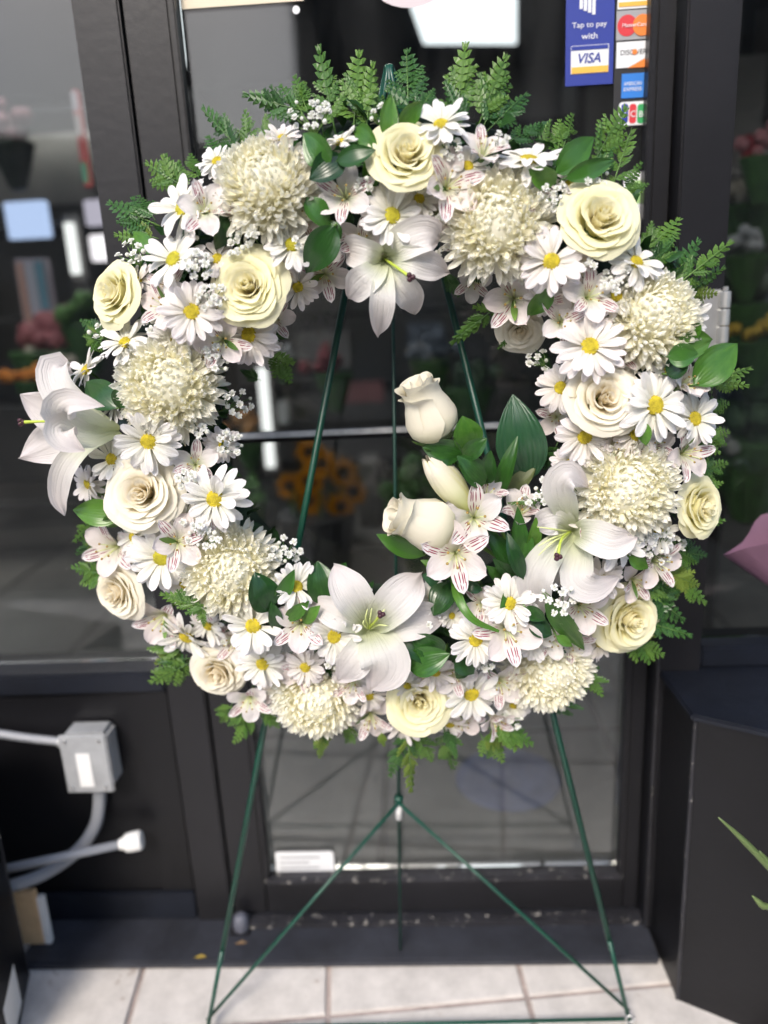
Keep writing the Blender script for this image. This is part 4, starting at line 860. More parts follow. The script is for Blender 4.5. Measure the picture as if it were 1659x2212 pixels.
def daisy(x, y, dia, nx=0., ny=0., dd=0.0, kind='w', eye='y', seed=0):
    rn = random.Random(int(x*7+y*3)); n = facing(nx+rn.uniform(-.24,.24), ny+rn.uniform(-.16,.26)); tilt = math.hypot(nx, ny)
    t = thing('daisy', None, 'daisy', frame(n, rn.uniform(0,6), pos(x, y, dep(x, y)+0.003+dd), dia*px(x, y)*1.06))
    desc = ('pinkish ' if kind == 'p' else 'white ')+('side-on daisy' if tilt > .62 else 'tilted daisy' if tilt > .28 else 'open daisy')
    place(t, desc, x, y, 'daisy', 'daisies in the wreath')
    n1 = rn.randint(14, 17); n2 = rn.randint(11, 14); o0 = rn.uniform(0, 6)
    for lay, cnt, el, sc in ((0, n1, -.10, 1.0), (1, n2, .10, .93)):
        for i in range(cnt):
            if rn.random() < 0.06: continue
            ob('petal', rn.choice(DP[kind]), t, Matrix.Translation((0,0,0.012*lay)) @ Matrix.Rotation(o0+2*PI*(i+.5*lay)/cnt+rn.uniform(-.10,.10),4,'Z') @ Matrix.Rotation(-el-rn.uniform(-.12,.20),4,'Y') @ Matrix.Rotation(rn.uniform(-.35,.35),4,'X') @ Matrix.Diagonal((sc*rn.uniform(.9,1.05), rn.uniform(.9,1.25), 1, 1)))
    ob('eye', EYE[eye], t, Matrix.Translation((0,0,0.02)) @ Matrix.Scale(1.22,4)); ob('calyx', CALYX, t)
DA = [(398,452,150,-.35,-.25,.0,'w','g'),(378,562,140,-.42,-.35,.004,'w','g'),(414,674,132,.05,.08,.018,'p'),(272,742,112,-.35,-.45,.006,'w'),(188,800,108,-.55,-.50,.0,'w'),(322,953,132,.02,.10,.020,'w'),
 (243,992,104,-.35,.10,.010,'w'),(192,1045,92,-.62,.30,.0,'p'),(465,1077,138,.08,.02,.018,'w'),(350,1203,142,-.03,.22,.016,'w','g'),(538,724,134,.18,.22,.0,'p'),(643,620,92,.10,.45,.0,'p'),(630,530,112,.20,.05,.008,'w','g'),
 (846,467,134,.05,.05,.012,'w','g'),(735,308,84,-.10,-.62,.0,'w'),(953,272,124,.10,-.55,.006,'w'),(1140,350,150,.05,-.75,-.01,'w'),(1190,566,136,-.05,.12,.022,'p'),(1372,568,124,.42,-.42,.0,'w'),(1488,690,104,.62,-.10,-.005,'w'),
 (1273,750,148,-.03,.05,.020,'p'),(1212,838,112,-.42,.05,.004,'p'),(1412,876,152,.10,.05,.016,'w'),(1498,905,124,.50,.02,.0,'w'),(1262,943,122,-.12,.18,.010,'p'),(1328,1170,122,.30,.10,.010,'w'),
 (1100,1302,116,.05,.05,.010,'w'),(1027,1381,114,-.06,.03,.012,'w'),(935,1292,84,-.05,-.45,-.01,'w'),(722,1374,116,-.05,.15,.004,'w'),(548,1351,128,.02,.18,.018,'w'),(568,1433,112,.05,.32,.014,'w'),(403,1374,126,-.10,.48,.008,'w'),
 (640,1268,104,.20,-.28,.0,'w'),(797,1502,96,.05,.62,.0,'p'),(872,1566,94,-.05,.72,-.005,'p'),(1017,1497,134,-.02,.36,.016,'w'),(972,1563,82,.02,.70,.0,'p'),(1292,1388,84,.40,.20,.0,'p'),(975,1330,60,.3,.2,-.012,'w')]
for a in DA: daisy(*a)
FILL = [(470,350,80,-.2,-.5),(610,300,70,-.1,-.6),(905,430,80,.1,.2),(690,340,70,0,-.3),(1010,360,80,.1,-.3),(1230,400,70,.2,-.4),(1330,640,90,.3,-.2),(1180,640,80,-.1,.3),(1440,800,80,.3,.1),(1370,940,90,.1,.1),(1310,780,70,.1,.1),(1230,1000,70,-.3,.1),(1420,1150,90,.4,.1),(1300,1250,80,.2,.2),(1150,1380,80,.0,.2),
 (940,1450,80,0,.3),(1110,1520,80,.1,.5),(760,1560,80,-.1,.6),(620,1520,80,-.2,.6),(600,1490,70,-.1,.4),(450,1350,80,-.2,.3),(400,1260,80,-.2,.1),(290,1160,80,-.4,.1),(240,1100,70,-.5,.1),(400,1120,80,0,.1),(480,960,70,.2,0),(380,730,90,0,-.1),(470,560,80,.1,-.1),(250,870,80,-.5,-.1),(300,610,80,-.4,-.3),(580,760,70,.3,.4),(530,620,60,0,0),(1060,560,70,0,.5),(660,1440,80,0,.3),(880,1480,60,0,.2)]
for k, (fx, fy, fd, fa, fb) in enumerate(FILL): daisy(fx, fy, fd*1.15, fa, fb, -.008, 'wp'[k % 2])

# ------------------------------------------------------------------ alstroemerias
def als_petal(L, wd, curl, peak, cup, mat, frill=0.0, sd=0):
    def fn(u, t):
        t2 = tipt(t); x = z = 0.0; n = 8
        for i in range(n): a = 1.15-curl*(t2*(i+.5)/n); x += math.cos(a)*L*t2/n; z += math.sin(a)*L*t2/n
        wv = wd*wprof(t2, 0.2, peak)*u; a = 1.15-curl*t2; h = cup*wd*u*u*t2+frill*noise.noise(Vector((u*3, t2*4, sd)))*t2
        if t2 > .9: x += 0.02*(1-abs(u))
        return (x-math.sin(a)*h, wv, z+math.cos(a)*h)
    return grid(6, 8, fn, 'petal', mat)
AO = {k: [als_petal(.60, .185, c, .62, .30, m, .06, s) for c, s in ((1.25,1),(1.0,2),(1.5,3))] for k, m in (('w', P_als_o), ('p', P_als_p))}
AI = [als_petal(.64, .115, c, .60, .35, P_als_i, .02, s) for c, s in ((1.15,4),(.95,5))]
tipm = grid(2, 5, lambda u, t: (0.0+0.30*t, 0.055*u*math.sin(PI*(0.1+0.85*t)), 0.12+0.34*t), 'green_mark', M_sepal)
stm = MB()
for k in range(5):
    a = k*1.256; q = Vector((.12*math.cos(a), .12*math.sin(a), .42)); stm.tube([(0,0,0.02),(q.x*.5,q.y*.5,.25),q], .007, 5)
STA = mesh('stamen', stm.v, stm.f, M_fil)
anb = MB()
for k in range(5):
    a = k*1.256; q = Vector((.125*math.cos(a), .125*math.sin(a), .43)); anb.add([q+v*.02 for v in IV], IF)
ANT = mesh('anther', anb.v, anb.f, M_anth)
cal2 = MB().lathe([(0.03,-0.5),(0.035,-0.10),(0.07,-0.03),(0.06,0.03)], 9); ALC = mesh('stem', cal2.v, cal2.f, M_sepal)
def alstro(x, y, dia, nx, ny, tw=0.0, dd=0.0, kind='w', shut=1.0):
    rn = random.Random(int(x*5+y*11)); n = facing(nx, ny); tilt = math.hypot(nx, ny)
    t = thing('alstroemeria', None, 'alstroemeria', frame(n, tw, pos(x, y, dep(x, y)+0.004+dd)-n*0.02, dia*px(x, y)*1.20))
    place(t, ('pink-flushed ' if kind == 'p' else 'white ')+('half-closed ' if shut < .8 else 'side-on ' if tilt > .55 else 'open ')+'streaked alstroemeria', x, y, 'alstroemeria', 'alstroemerias in the wreath')
    for i in range(3):
        ob('petal', rn.choice(AO[kind]), t, Matrix.Rotation(2*PI*i/3+rn.uniform(-.12,.12)-PI/2,4,'Z') @ Matrix.Rotation((1-shut)*-.6+rn.uniform(-.12,.12),4,'Y') @ Matrix.Rotation(rn.uniform(-.15,.15),4,'X'))
        ob('petal', rn.choice(AI), t, Matrix.Rotation(2*PI*i/3+PI/3+rn.uniform(-.15,.15)-PI/2,4,'Z') @ Matrix.Rotation((1-shut)*-.6+rn.uniform(-.12,.12),4,'Y') @ Matrix.Rotation(rn.uniform(-.15,.15),4,'X'))
    if rn.random() < .75 and tilt > .2: ob('green_mark', tipm, t, Matrix.Rotation(rn.uniform(0,6),4,'Z') @ Matrix.Translation((0.02,0,-0.02)))
    ob('stamen', STA, t); ob('anther', ANT, t); ob('stem', ALC, t)
AL = [(442,448,98,.22,.05,.4,.022,'w'),(742,420,108,-.12,.15,1.,.006,'w'),(782,520,96,.0,.30,2.,.004,'p'),(972,398,122,.22,.10,3.,.010,'p'),(1048,312,92,.10,-.45,.2,.010,'w'),(703,592,104,.12,.30,1.3,.004,'p'),
 (345,658,92,-.42,.0,2.2,.010,'p'),(478,738,102,.05,.35,.6,.010,'p'),(1022,612,80,.0,.50,0.,.006,'w'),(1108,645,122,-.22,.28,2.6,.012,'p'),(1216,692,92,.0,.12,1.1,.016,'w'),(1280,638,102,.15,.10,.2,.010,'w'),(1240,640,84,-.1,.2,1.9,.0,'w'),
 (240,1185,118,-.35,.18,2.,.008,'p'),(384,1172,98,.28,.0,.8,.026,'p'),(348,1338,112,-.22,.42,1.6,.002,'p'),(648,1350,104,.0,.08,.0,.008,'p'),(536,1518,90,-.05,.40,2.1,.006,'w'),(800,1556,92,.05,.48,.5,.004,'p'),
 (1098,1362,122,.10,.05,1.4,.018,'p'),(1042,1308,80,-.05,.05,2.9,.006,'p'),(1025,1118,130,-.05,-.02,.1,.068,'w'),(984,1200,128,-.10,.15,1.2,.072,'p'),(1052,1066,92,.05,-.50,.3,.045,'w',.6),(1128,1100,104,.10,-.55,1.8,.02,'w',.6),
 (1492,982,100,.35,.15,.7,.010,'p'),(1488,828,92,.40,-.10,2.4,.012,'w',.6),(1568,800,62,.62,.0,.0,-.01,'w',.7),(1425,1215,104,.40,.15,1.5,.0,'p'),(1258,1312,104,.05,.10,2.2,.006,'p'),(1082,1478,96,.10,.25,.9,.008,'w'),(1072,1558,92,.45,.55,.1,.0,'p',.55),
 (420,1002,86,.15,.0,2.,.004,'w'),(1440,1250,84,.45,.3,.3,-.005,'p'),(455,1105,70,.2,.1,1.,-.005,'w'),(1195,1385,80,.2,.1,.4,.0,'w')]
for a in AL: alstro(*a)
for k, (fx, fy, fa, fb) in enumerate([(520,440,-.1,-.1),(650,470,.0,.2),(905,500,.2,.1),(1000,520,.0,.3),(1150,420,.1,-.2),(1240,580,.1,.1),(1350,760,.2,.0),(1340,960,.2,.1),(1420,960,.3,.1),(1200,900,-.3,.1),(1280,1120,-.1,.1),(1380,1260,.3,.3),(1240,1390,.1,.3),(1130,1340,.0,.1),(980,1460,.0,.2),(1000,1560,.1,.5),(760,1480,-.1,.3),(650,1450,-.1,.2),(500,1390,-.2,.2),(440,1300,-.1,.2),(300,1230,-.3,.2),(420,880,.3,.0),(280,1010,-.3,.1),(440,760,.1,.1),(330,780,-.2,-.2),(360,610,-.2,-.1),(590,580,.1,.1),(590,690,.2,.3),(700,520,.0,.2),(960,460,.1,.1)]): alstro(fx, fy, 84, fa, fb, k*1.3, -.006, 'wp'[k % 2])

# ------------------------------------------------------------------ broad leaves, in sprigs
def leaf_w(t): return max(0.02, math.sin(PI*min(1, t**0.80))**0.85) if 0 < t < 1 else 0.03
LM = {'r': L_rus, 'b': L_bright, 'd': L_dark, 's': L_rose, 'o': L_olive}
def leaf_obj(t, O, pts, wd, k, cup, seed, roll=0.0):
    P = [pos(*q) for q in pts]
    if len(P) == 2:
        m = (P[0]+P[1])/2; v = (CAM-m).normalized(); P = [P[0], m+v*0.12*(P[1]-P[0]).length, P[1]]
    V, f, uv = ribbon(P, wd*px(*pts[0][:2])*0.5, 'leaf', LM[k], cup, roll, leaf_w, 6, 12, 0.10, seed, 0.10)
    o = ob('leaf', mesh('leaf', [q-O for q in V], f, LM[k], True, uv), t); return P
SPRIGS = [ # list of leaves: base x,y, tip x,y, width, material, lift
 [(712,358,656,288,58,'r',.02),(742,340,668,388,58,'d',.015),(728,348,812,324,40,'r',.02),(770,275,815,318,38,'b',.01)],
 [(830,292,846,206,40,'b',.02),(862,270,914,220,38,'b',.018)], [(802,325,796,436,36,'r',.0)],
 [(662,428,712,492,48,'r',.012),(722,488,662,590,66,'r',.024),(716,478,737,516,22,'r',.01)],
 [(500,462,466,540,44,'d',.0),(512,440,468,506,36,'r',-.005),(472,575,488,645,26,'d',-.005)], [(335,548,288,500,36,'b',-.01)],
 [(1200,375,1282,296,54,'b',.015),(1222,385,1328,346,38,'r',.02),(1200,395,1142,366,44,'b',.012)], [(1192,622,1140,684,42,'b',.025)],
 [(1488,735,1498,684,44,'b',.018),(1456,752,1538,734,56,'b',.02),(1500,832,1592,742,70,'b',.024),(1442,770,1508,764,46,'r',.03),(1440,808,1488,778,44,'d',.02)], [(1388,912,1396,962,28,'b',.03)],
 [(252,882,186,824,60,'d',.02),(256,880,270,826,36,'r',.02)], [(262,1112,158,1102,56,'b',.02),(232,1138,262,1092,36,'b',.024)],
 [(580,1320,550,1236,64,'d',.024),(598,1300,636,1230,32,'r',.015),(600,1360,586,1300,28,'d',.015),(618,1340,668,1298,28,'b',.012),(655,1345,692,1308,26,'b',.01)], [(702,1306,686,1212,64,'r',.0)],
 [(945,1420,862,1378,52,'d',.015),(960,1408,886,1372,50,'r',.018),(880,1440,972,1412,58,'r',.025),(988,1418,1022,1456,44,'d',.012)],
 [(1140,1040,1108,852,104,'s',-.005),(1078,1066,1158,1008,58,'o',-.01)],
 [(998,982,912,966,46,'r',.062),(1016,968,999,898,52,'b',.056),(1002,988,1052,946,32,'r',.066),(1048,1044,988,984,46,'r',.058),(1052,1044,1060,972,32,'r',.05)], [(1074,1078,1118,942,36,'r',.03)],
 [(915,1200,813,1154,36,'b',.06)],
 [(1128,1246,1048,1144,40,'r',.045),(1124,1236,1118,1094,34,'r',.05),(1132,1242,1146,1146,28,'r',.048),(1148,1196,1161,1110,24,'b',.05),(1120,1252,1064,1206,24,'d',.045),(1086,1258,1050,1222,22,'r',.045),(1126,1252,1080,1314,34,'r',.06),(1130,1250,1095,1150,30,'d',.03)],
 [(985,1248,908,1210,26,'b',.05),(1034,1260,952,1238,24,'r',.05),(962,1260,912,1242,34,'s',.04),(974,1258,936,1330,50,'d',.055)],
 [(1180,1292,1262,1404,44,'b',.03),(1134,1312,1178,1340,30,'r',.03),(1142,1342,1192,1372,40,'d',.02),(1202,1374,1236,1396,20,'b',.03)], [(1358,1202,1400,1228,28,'b',.025)],
 [(1012,1432,985,1465,30,'d',.01)], [(720,1130+130,748,1215,30,'r',-.01)], [(1040,1275,1000,1262,22,'d',.02)]]
SN = {0:'cluster'}
for si, lv in enumerate(SPRIGS):
    b = lv[0]; O = pos(b[0], b[1], dep(b[0], b[1])); t = thing('leaf_sprig', None, 'leaf sprig', Matrix.Translation(O))
    cx_ = sum((q[0]+q[2])/2 for q in lv)/len(lv); cy_ = sum((q[1]+q[3])/2 for q in lv)/len(lv)
    desc = {'r':'glossy green','b':'bright green','d':'dark green','s':'blue-green veined','o':'olive'}[lv[0][5]]+(' single leaf' if len(lv) == 1 else ' pair of leaves' if len(lv) == 2 else ' spray of leaves')
    place(t, desc, cx_, cy_, 'leaf sprig', 'leaf sprigs in the wreath')
    for k, q in enumerate(lv):
        d0 = dep(q[0], q[1])*(.9 if q[6] < .04 else 0)+q[6]+.004; d1 = dep(q[2], q[3])*(.8 if q[6] < .04 else 0)+q[6]+.012+0.004*k
        P = leaf_obj(t, O, [(q[0],q[1],d0),(q[2],q[3],d1)], q[4]*(1.25 if q[6] >= .04 else 1.08), q[5], .30 if q[4] < 90 else .12, si*7+k, random.Random(si*31+k).uniform(-.45,.45) if q[4] < 90 else .1)
        MB().tube([P[0]-O, P[0]-O+(P[0]-P[-1])*0.12+Vector((0,0.03,0))], 0.0014, 5).build('stem', M_stem, t, smooth=True)
# long strap leaf arching out of the spray
sl = thing('strap_leaf', 'long narrow strap leaf arching down from the green spray', 'leaf', Matrix.Translation(pos(983,1240,.07)))
O = pos(983,1240,.07); V, f, uv = ribbon([pos(984,1238,.06),pos(990,1290,.10),pos(1022,1338,.115),pos(1078,1364,.105)], 11*px(1000,1290), 'leaf', L_bright, .3, 0, lambda t: 1-0.75*t*t, 4, 16)
ob('blade', mesh('leaf', [q-O for q in V], f, L_bright, True, uv), sl)
sl = thing('strap_leaf', 'slim folded leaf standing beside the bottom rose', 'leaf', Matrix.Translation(pos(850,1480,.07)))
O = pos(850,1480,.07); V, f, uv = ribbon([pos(846,1488,.085),pos(860,1455,.10),pos(866,1418,.09)], 9*px(855,1450), 'leaf', L_rus, .5, .3, lambda t: math.sin(PI*(.15+.8*t)), 4, 12)
ob('blade', mesh('leaf', [q-O for q in V], f, L_rus, True, uv), sl)

# ------------------------------------------------------------------ fern fronds
def pinna_mesh(K, wd, mat, sd):
    rn = random.Random(sd); v = []; f = []; uv = []
    def add(p): v.append(p); uv.append((0.5+p[0], p[1])); return len(v)-1
    for s in (-1, 1):
        for k in range(K):
            y0 = k/K*.94; y1 = (k+1)/K*.94; m_ = (y0+y1)/2; W = wd*(math.sin(PI*min(1, (m_*.86+.16)))**.8)*rn.uniform(.9,1.08)*(1-.25*m_)
            dz = rn.uniform(-.02,.02); q = [(0,y0,0),(s*W*.55,y0+.03,-.05*W+.03),(s*W*.80,y0+.085,-.20*W+dz),(s*W*1.16,y0+.235,-.36*W+dz),(s*W*.60,y1+.055,-.16*W+dz),(s*W*.34,y1+.015,-.02),(0,y1,0)]
            idx = [add(p) for p in q]
            f += [(idx[0],idx[1],idx[5],idx[6]) if s > 0 else (idx[6],idx[5],idx[1],idx[0]), (idx[1],idx[2],idx[4],idx[5]) if s > 0 else (idx[5],idx[4],idx[2],idx[1]), (idx[2],idx[3],idx[4]) if s > 0 else (idx[4],idx[3],idx[2])]
    a = [add(p) for p in ((-wd*.16,.90,0),(0,1.03,-.01),(wd*.16,.90,0),(0,.88,0))]; f.append((a[3],a[2],a[1],a[0]))
    return mesh('pinna', v, f, mat, False, uv)
PIN = [[pinna_mesh(6, .25, m, 3+i), pinna_mesh(5, .27, m, 9+i), pinna_mesh(5, .30, m, 15+i)] for i, m in enumerate(L_fern)]
rab = MB().tube([(0,-.12,-.01),(0,.4,0),(0,.97,.0)], [.014,.010,.004], 5); RACH = [mesh('rachis', rab.v, rab.f, m) for m in (M_stem,)]
def fern(x0, y0, x1, y1, wd, c=1, d0=None, d1=None):
    rn = random.Random(int(x0*3+y1*7)); P0 = pos(x0, y0, (dep(x0, y0)*.45 if d0 is None else d0)); P1 = pos(x1, y1, (dep(x1, y1)*.5-.005 if d1 is None else d1)+rn.uniform(-.012,.012))
    L = (P1-P0).length*1.03; yv = (P1-P0).normalized(); view = (CAM-P0).normalized(); zv = (view-yv*view.dot(yv)).normalized(); zv = (Matrix.Rotation(rn.uniform(-.55,.55),4,yv) @ zv); xv = yv.cross(zv)
    t = thing('fern_frond', None, 'fern frond', Matrix.Translation(P0) @ Matrix((xv,yv,zv)).transposed().to_4x4() @ Matrix.Scale(L,4))
    place(t, {0:'dark green ',1:'green ',2:'yellow-green '}[c]+'fern frond', (x0+x1)/2, (y0+y1)/2, 'fern frond', 'fern fronds round the wreath')
    asp = wd/max(30, math.hypot(x1-x0, y1-y0)); W = min(.46, max(.24, asp*.72)); ms = PIN[c]; W *= rn.uniform(.85,1.2)
    ob('rachis', RACH[0], t)
    ob('pinna', ms[0], t, Matrix.Translation((0,.40,0)) @ Matrix.Rotation(rn.uniform(-.15,.15),4,'X') @ Matrix.Diagonal((.62*min(1.25,W*2.2), .62, .62, 1)))
    for k, (yy, ll) in enumerate(((.10,1.0),(.30,.88),(.48,.66))):
        for s in (-1, 1):
            an = s*rn.uniform(.55,.80)
            ob('pinna', rn.choice(ms), t, Matrix.Translation((0,yy+.03*s,0)) @ Matrix.Rotation(-an,4,'Z') @ Matrix.Rotation(rn.uniform(-.35,.2),4,'X') @ Matrix.Rotation(rn.uniform(-.4,.4),4,'Y') @ Matrix.Scale(W*ll*rn.uniform(.85,1.1),4))
FE = [(722,275,690,110,72,1),(765,265,775,117,80,1),(792,275,802,145,62,1),(655,240,530,205,66,0),(660,255,602,178,54,0),(665,245,640,172,48,1),(520,325,434,234,60,0),(535,325,530,240,46,1),(572,315,573,248,50,1),(500,355,450,300,56,0),
 (400,405,310,352,66,1),(390,405,358,335,50,1),(430,385,412,335,40,1),(332,482,238,440,60,0),(332,470,300,425,46,0),(335,525,252,508,48,1),
 (882,235,878,105,76,0),(905,240,938,190,46,0),(985,255,1005,106,84,1),(1040,255,1090,126,80,1),(1060,275,1140,196,66,0),(1100,305,1172,268,52,0),(1000,275,966,180,56,0),(845,262,822,215,40,0),
 (1165,335,1190,260,42,1),(1215,325,1240,245,46,1),(1292,335,1345,238,66,1),(1322,405,1365,275,66,1),(1300,385,1290,300,46,1),(1345,425,1388,350,36,1),
 (1390,545,1465,475,66,1),(1400,575,1452,520,56,0),(1450,625,1582,520,66,1),(1470,645,1560,580,50,1),
 (1512,832,1625,790,50,1,.0,-.02),(1522,895,1575,872,48,1),(1512,965,1580,932,54,1),(1500,1025,1575,1000,60,1),(1500,1062,1560,1042,46,1),
 (1480,1135,1562,1125,60,1),(1455,1192,1525,1200,50,0),(1440,1232,1520,1300,60,1),(1380,1265,1480,1340,66,0),(1362,1332,1490,1372,54,0),(1350,1382,1435,1416,60,1),(1400,1295,1472,1272,46,0),
 (1240,1462,1312,1470,60,1),(1252,1442,1300,1502,46,1),(1180,1512,1256,1528,32,0),
 (1060,1562,1150,1606,66,1),(1042,1592,1085,1642,50,1,.0,-.02),(960,1582,975,1668,46,1,.0,-.03),(880,1582,892,1712,56,2),(900,1592,932,1642,40,1),(822,1582,830,1612,26,2),(700,1572,690,1637,52,2),(762,1572,745,1607,24,1),(542,1542,510,1600,56,1),(562,1532,602,1572,52,1),(500,1522,474,1562,32,1,.0,-.02),
 (410,1432,325,1476,60,1),(402,1422,390,1480,50,1),(390,1402,320,1400,36,1),(422,1442,427,1472,28,1),
 (242,1242,152,1228,56,1),(225,1162,165,1202,36,0,.0,-.02),(222,1102,155,1172,40,1,.0,-.02),(242,1052,200,1076,30,1),(222,722,170,690,50,0),(226,742,175,726,36,1),
 (1082,655,978,740,54,1,.02,.0),(1126,702,1078,752,30,1),(590,762,626,822,50,1,.02,.0),(586,722,622,730,42,0),(592,702,616,690,30,0),(720,622,765,598,60,0),(442,1312,350,1284,62,1,.085,.09),(432,1302,440,1352,48,1,.085,.08),(692,1397,620,1416,36,0),
 (470,962,506,986,42,0),(470,902,502,872,36,0),(490,1012,522,1030,30,0),(1202,962,1178,1010,46,0),(1182,1082,1100,1086,28,1,.05,.05),(728,1242,738,1222,20,1,.0,.0),(1000,580,1040,610,46,0),(960,590,990,640,40,0),(560,820,520,800,40,0),(1160,760,1190,800,40,0),(500,1290,470,1330,40,0),(1260,1260,1320,1290,50,0),(1330,640,1300,600,44,0),(760,460,740,500,50,0),(1240,520,1210,480,40,0)]
for a in FE: fern(*a)
fr = random.Random(9)
for a in FE:
    if math.hypot(a[2]-865, a[3]-905) > 640 and math.hypot(a[0]-a[2], a[1]-a[3]) > 60 and (a[3] > 420 or fr.random() < .3):      # a second, shorter frond beside each long one of the fringe
        dx, dy = a[2]-a[0], a[3]-a[1]; q = fr.choice((-1, 1))*fr.uniform(.25,.6); k = fr.uniform(.62,.9)
        fern(a[0]+fr.uniform(-12,12), a[1]+fr.uniform(-12,12), a[0]+k*(dx*math.cos(q)-dy*math.sin(q)), a[1]+k*(dx*math.sin(q)+dy*math.cos(q)), a[4]*1.0, fr.choice((0,1,1,2)), None, None)

# ------------------------------------------------------------------ baby's breath
def gyp_mesh(sd):
    rn = random.Random(sd); v = []; f = []; uv = []
    for lay, (cnt, rad, el) in enumerate(((6,.5,.15),(6,.42,.65),(4,.30,1.1))):
        for i in range(cnt):
            M = Matrix.Rotation(2*PI*(i+.5*lay)/cnt+rn.uniform(-.3,.3),4,'Z') @ Matrix.Rotation(-el-rn.uniform(-.2,.2),4,'Y') @ Matrix.Rotation(rn.uniform(-.5,.5),4,'X')
            q = [(0,-.05,0),(rad*.6,-.17,.03),(rad,-.11,.02+rn.uniform(-.05,.05)),(rad*.93,0,.07),(rad,.11,rn.uniform(-.05,.05)),(rad*.6,.17,.03),(0,.05,0)]
            b = len(v); v += [M @ Vector(p) for p in q]; uv += [(.5+p[1], min(1, p[0]/.5)) for p in q]; f += [(b,b+1,b+5,b+6),(b+1,b+2,b+3),(b+1,b+3,b+5),(b+3,b+4,b+5)]
    return mesh('blossom', v, f, P_gyp, False, uv)
GY = [gyp_mesh(k) for k in range(4)]
gbb = MB().add([v*.5 for v in IV], IF); GB = mesh('bud', gbb.v, gbb.f, P_gyp, True, [(0.5, .3) for _ in IV])
def gyp(cx, cy, sp, n, bx, by, dd=.02, bl=19):
    rn = random.Random(int(cx*13+cy)); B = pos(bx, by, dep(bx, by)*.7); t = thing('babys_breath', None, 'baby\'s breath', Matrix.Translation(B))
    place(t, ('large' if n > 9 else 'small')+' white baby\'s breath sprig', cx, cy, 'baby\'s breath', 'baby\'s breath sprigs in the wreath')
    K = pos((cx+bx)/2, (cy+by)/2, dep(bx, by)*.7+dd*.6); st = MB(); st.tube([(0,0,0), K-B], .0008, 5)
    pts = []
    for k in range(n*8):
        if len(pts) >= n: break
        a = rn.uniform(0, 2*PI); r = sp*math.sqrt(rn.random()); q = (cx+r*math.cos(a), cy+r*math.sin(a)*.85)
        if all(math.hypot(q[0]-z[0], q[1]-z[1]) > bl*.72 for z in pts): pts.append(q)
    for k, q in enumerate(pts):
        isb = k % 4 == 3; d = dep(*q)*.9+dd+rn.uniform(-.008,.008); p = pos(q[0], q[1], d); s = (bl*rn.uniform(.85,1.15) if not isb else bl*rn.uniform(.40,.6))*px(*q)
        n_ = (p-K).normalized()*.5+facing(rn.uniform(-.5,.5), rn.uniform(-.6,.3))
        ob('bud' if isb else 'blossom', GB if isb else rn.choice(GY), t, Matrix.Translation(-B) @ frame(n_, rn.uniform(0,6), p, s))
        m = (K+p)/2+Vector((rn.uniform(-.003,.003),0,rn.uniform(-.003,.003))); st.tube([K-B, m-B, p-B-n_.normalized()*s*.1], .0006, 4)
    st.build('stem', M_stem, t, smooth=True)
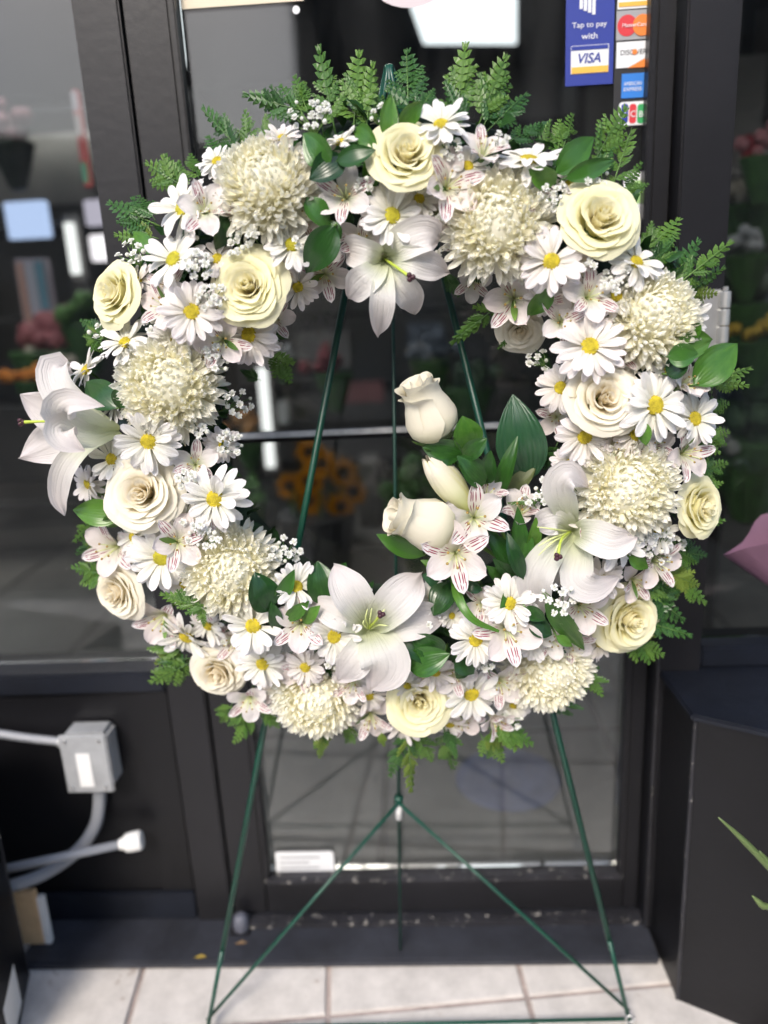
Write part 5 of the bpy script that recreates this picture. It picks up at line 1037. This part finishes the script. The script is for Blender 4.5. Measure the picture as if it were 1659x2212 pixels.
for a in ((668,248,42,12,700,330),(822,248,22,8,830,300),(975,325,30,10,980,370),(1082,300,16,5,1060,360),(1200,425,34,12,1220,440),(1292,382,26,8,1270,420),(430,572,34,14,440,640,.035),(285,548,32,10,320,600),(455,640,36,13,450,680,.035),
 (512,528,28,8,540,560),(640,520,16,4,650,540,.03),(472,772,34,12,440,800,.02),(516,872,34,13,470,890,.01),(498,958,30,9,460,970),(432,925,20,5,430,950,.02),(402,1035,22,7,400,1060,.03),(212,722,20,8,240,740),(440,1160,34,12,430,1190,.035),
 (620,1185,34,11,590,1240,.0),(1162,780,26,11,1190,800,.01),(1330,602,34,12,1340,640,.02),(1182,1060,30,13,1200,1110,.03),(1142,1078,18,5,1170,1110,.04),(1432,1178,44,20,1400,1220,.015),(1205,1292,40,11,1230,1330,.06),(1045,1428,28,11,1060,1460,.02),
 (782,1278,26,6,790,1310,.0),(1112,1552,22,6,1080,1540,.0),(628,1558,14,5,650,1540),(1100,1500,14,4,1090,1490,.01),(955,545,18,4,970,520),(782,395,20,5,790,430,.02),(940,470,16,5,950,450,.02),(1270,575,14,3,1280,600,.03),(1380,1165,18,5,1370,1200,.02),(925,1355,10,3,930,1380),(1240,1052,10,3,1250,1080,.02),(545,505,16,4,560,530,.03),(690,235,20,6,700,300),(595,1205,16,4,590,1240,.0)):
    gyp(*a)
for a in ((600,470,22,7,620,490),(560,690,20,6,560,670),(420,500,18,6,430,520),(330,700,18,6,340,720),(300,900,16,5,310,890),(380,1130,20,7,380,1110),(470,1400,20,7,480,1380),(620,1380,18,6,620,1360),(720,1430,18,6,720,1420),(860,1540,18,5,870,1530),(1000,1440,16,5,1000,1430),(1230,1230,20,6,1240,1220),(1320,910,20,7,1330,900),(1450,860,18,6,1450,850),(1240,800,18,6,1250,790),(1120,590,20,7,1120,570),(920,400,18,6,920,410),(1160,500,16,5,1170,490)): gyp(*a, .014)

# ------------------------------------------------------------------ leafy backing hiding the foam: one mass behind the flowers
V = []; F = []; UVs = []
rn = random.Random(77)
for k in range(520):
    a = rn.uniform(0, 2*PI); rr = WR+rn.uniform(-.062,.062); b = (rr-WR)/.12
    c = WC+Vector((rr*math.cos(a), -.022*math.sqrt(max(0, 1-b*b))+rn.uniform(-.01,.02), rr*math.sin(a)))
    d = Vector((math.cos(a)*b+rn.gauss(0,.7), -.05-rn.random()*.4, math.sin(a)*b+rn.gauss(0,.5))).normalized(); e = d.orthogonal().normalized(); e = (Matrix.Rotation(rn.uniform(0,6),4,d) @ e)
    n = d.cross(e); L = rn.uniform(.022,.038); W = L*rn.uniform(.22,.36); n0 = len(V)
    V += [c, c+d*L*.35+e*W+n*W*.4, c+d*L*.35, c+d*L*.35-e*W+n*W*.4, c+d*L*.75+e*W*.6+n*W*.1, c+d*L*.75-n*W*.3, c+d*L*.75-e*W*.6+n*W*.1, c+d*L-n*W*.5]
    UVs += [(.5,0),(1,.35),(.5,.35),(0,.35),(.9,.75),(.5,.75),(.1,.75),(.5,1)]
    F += [tuple(n0+i for i in q) for q in ((0,1,2),(0,2,3),(1,4,5,2),(2,5,6,3),(4,7,5),(5,7,6))]
fo = ob('backing_foliage', mesh('backing_foliage', V, F, L_dark, True, UVs)); tag(fo, 'dark leafy backing filling the gaps between the flowers', 'foliage', kind='stuff')
label_all()
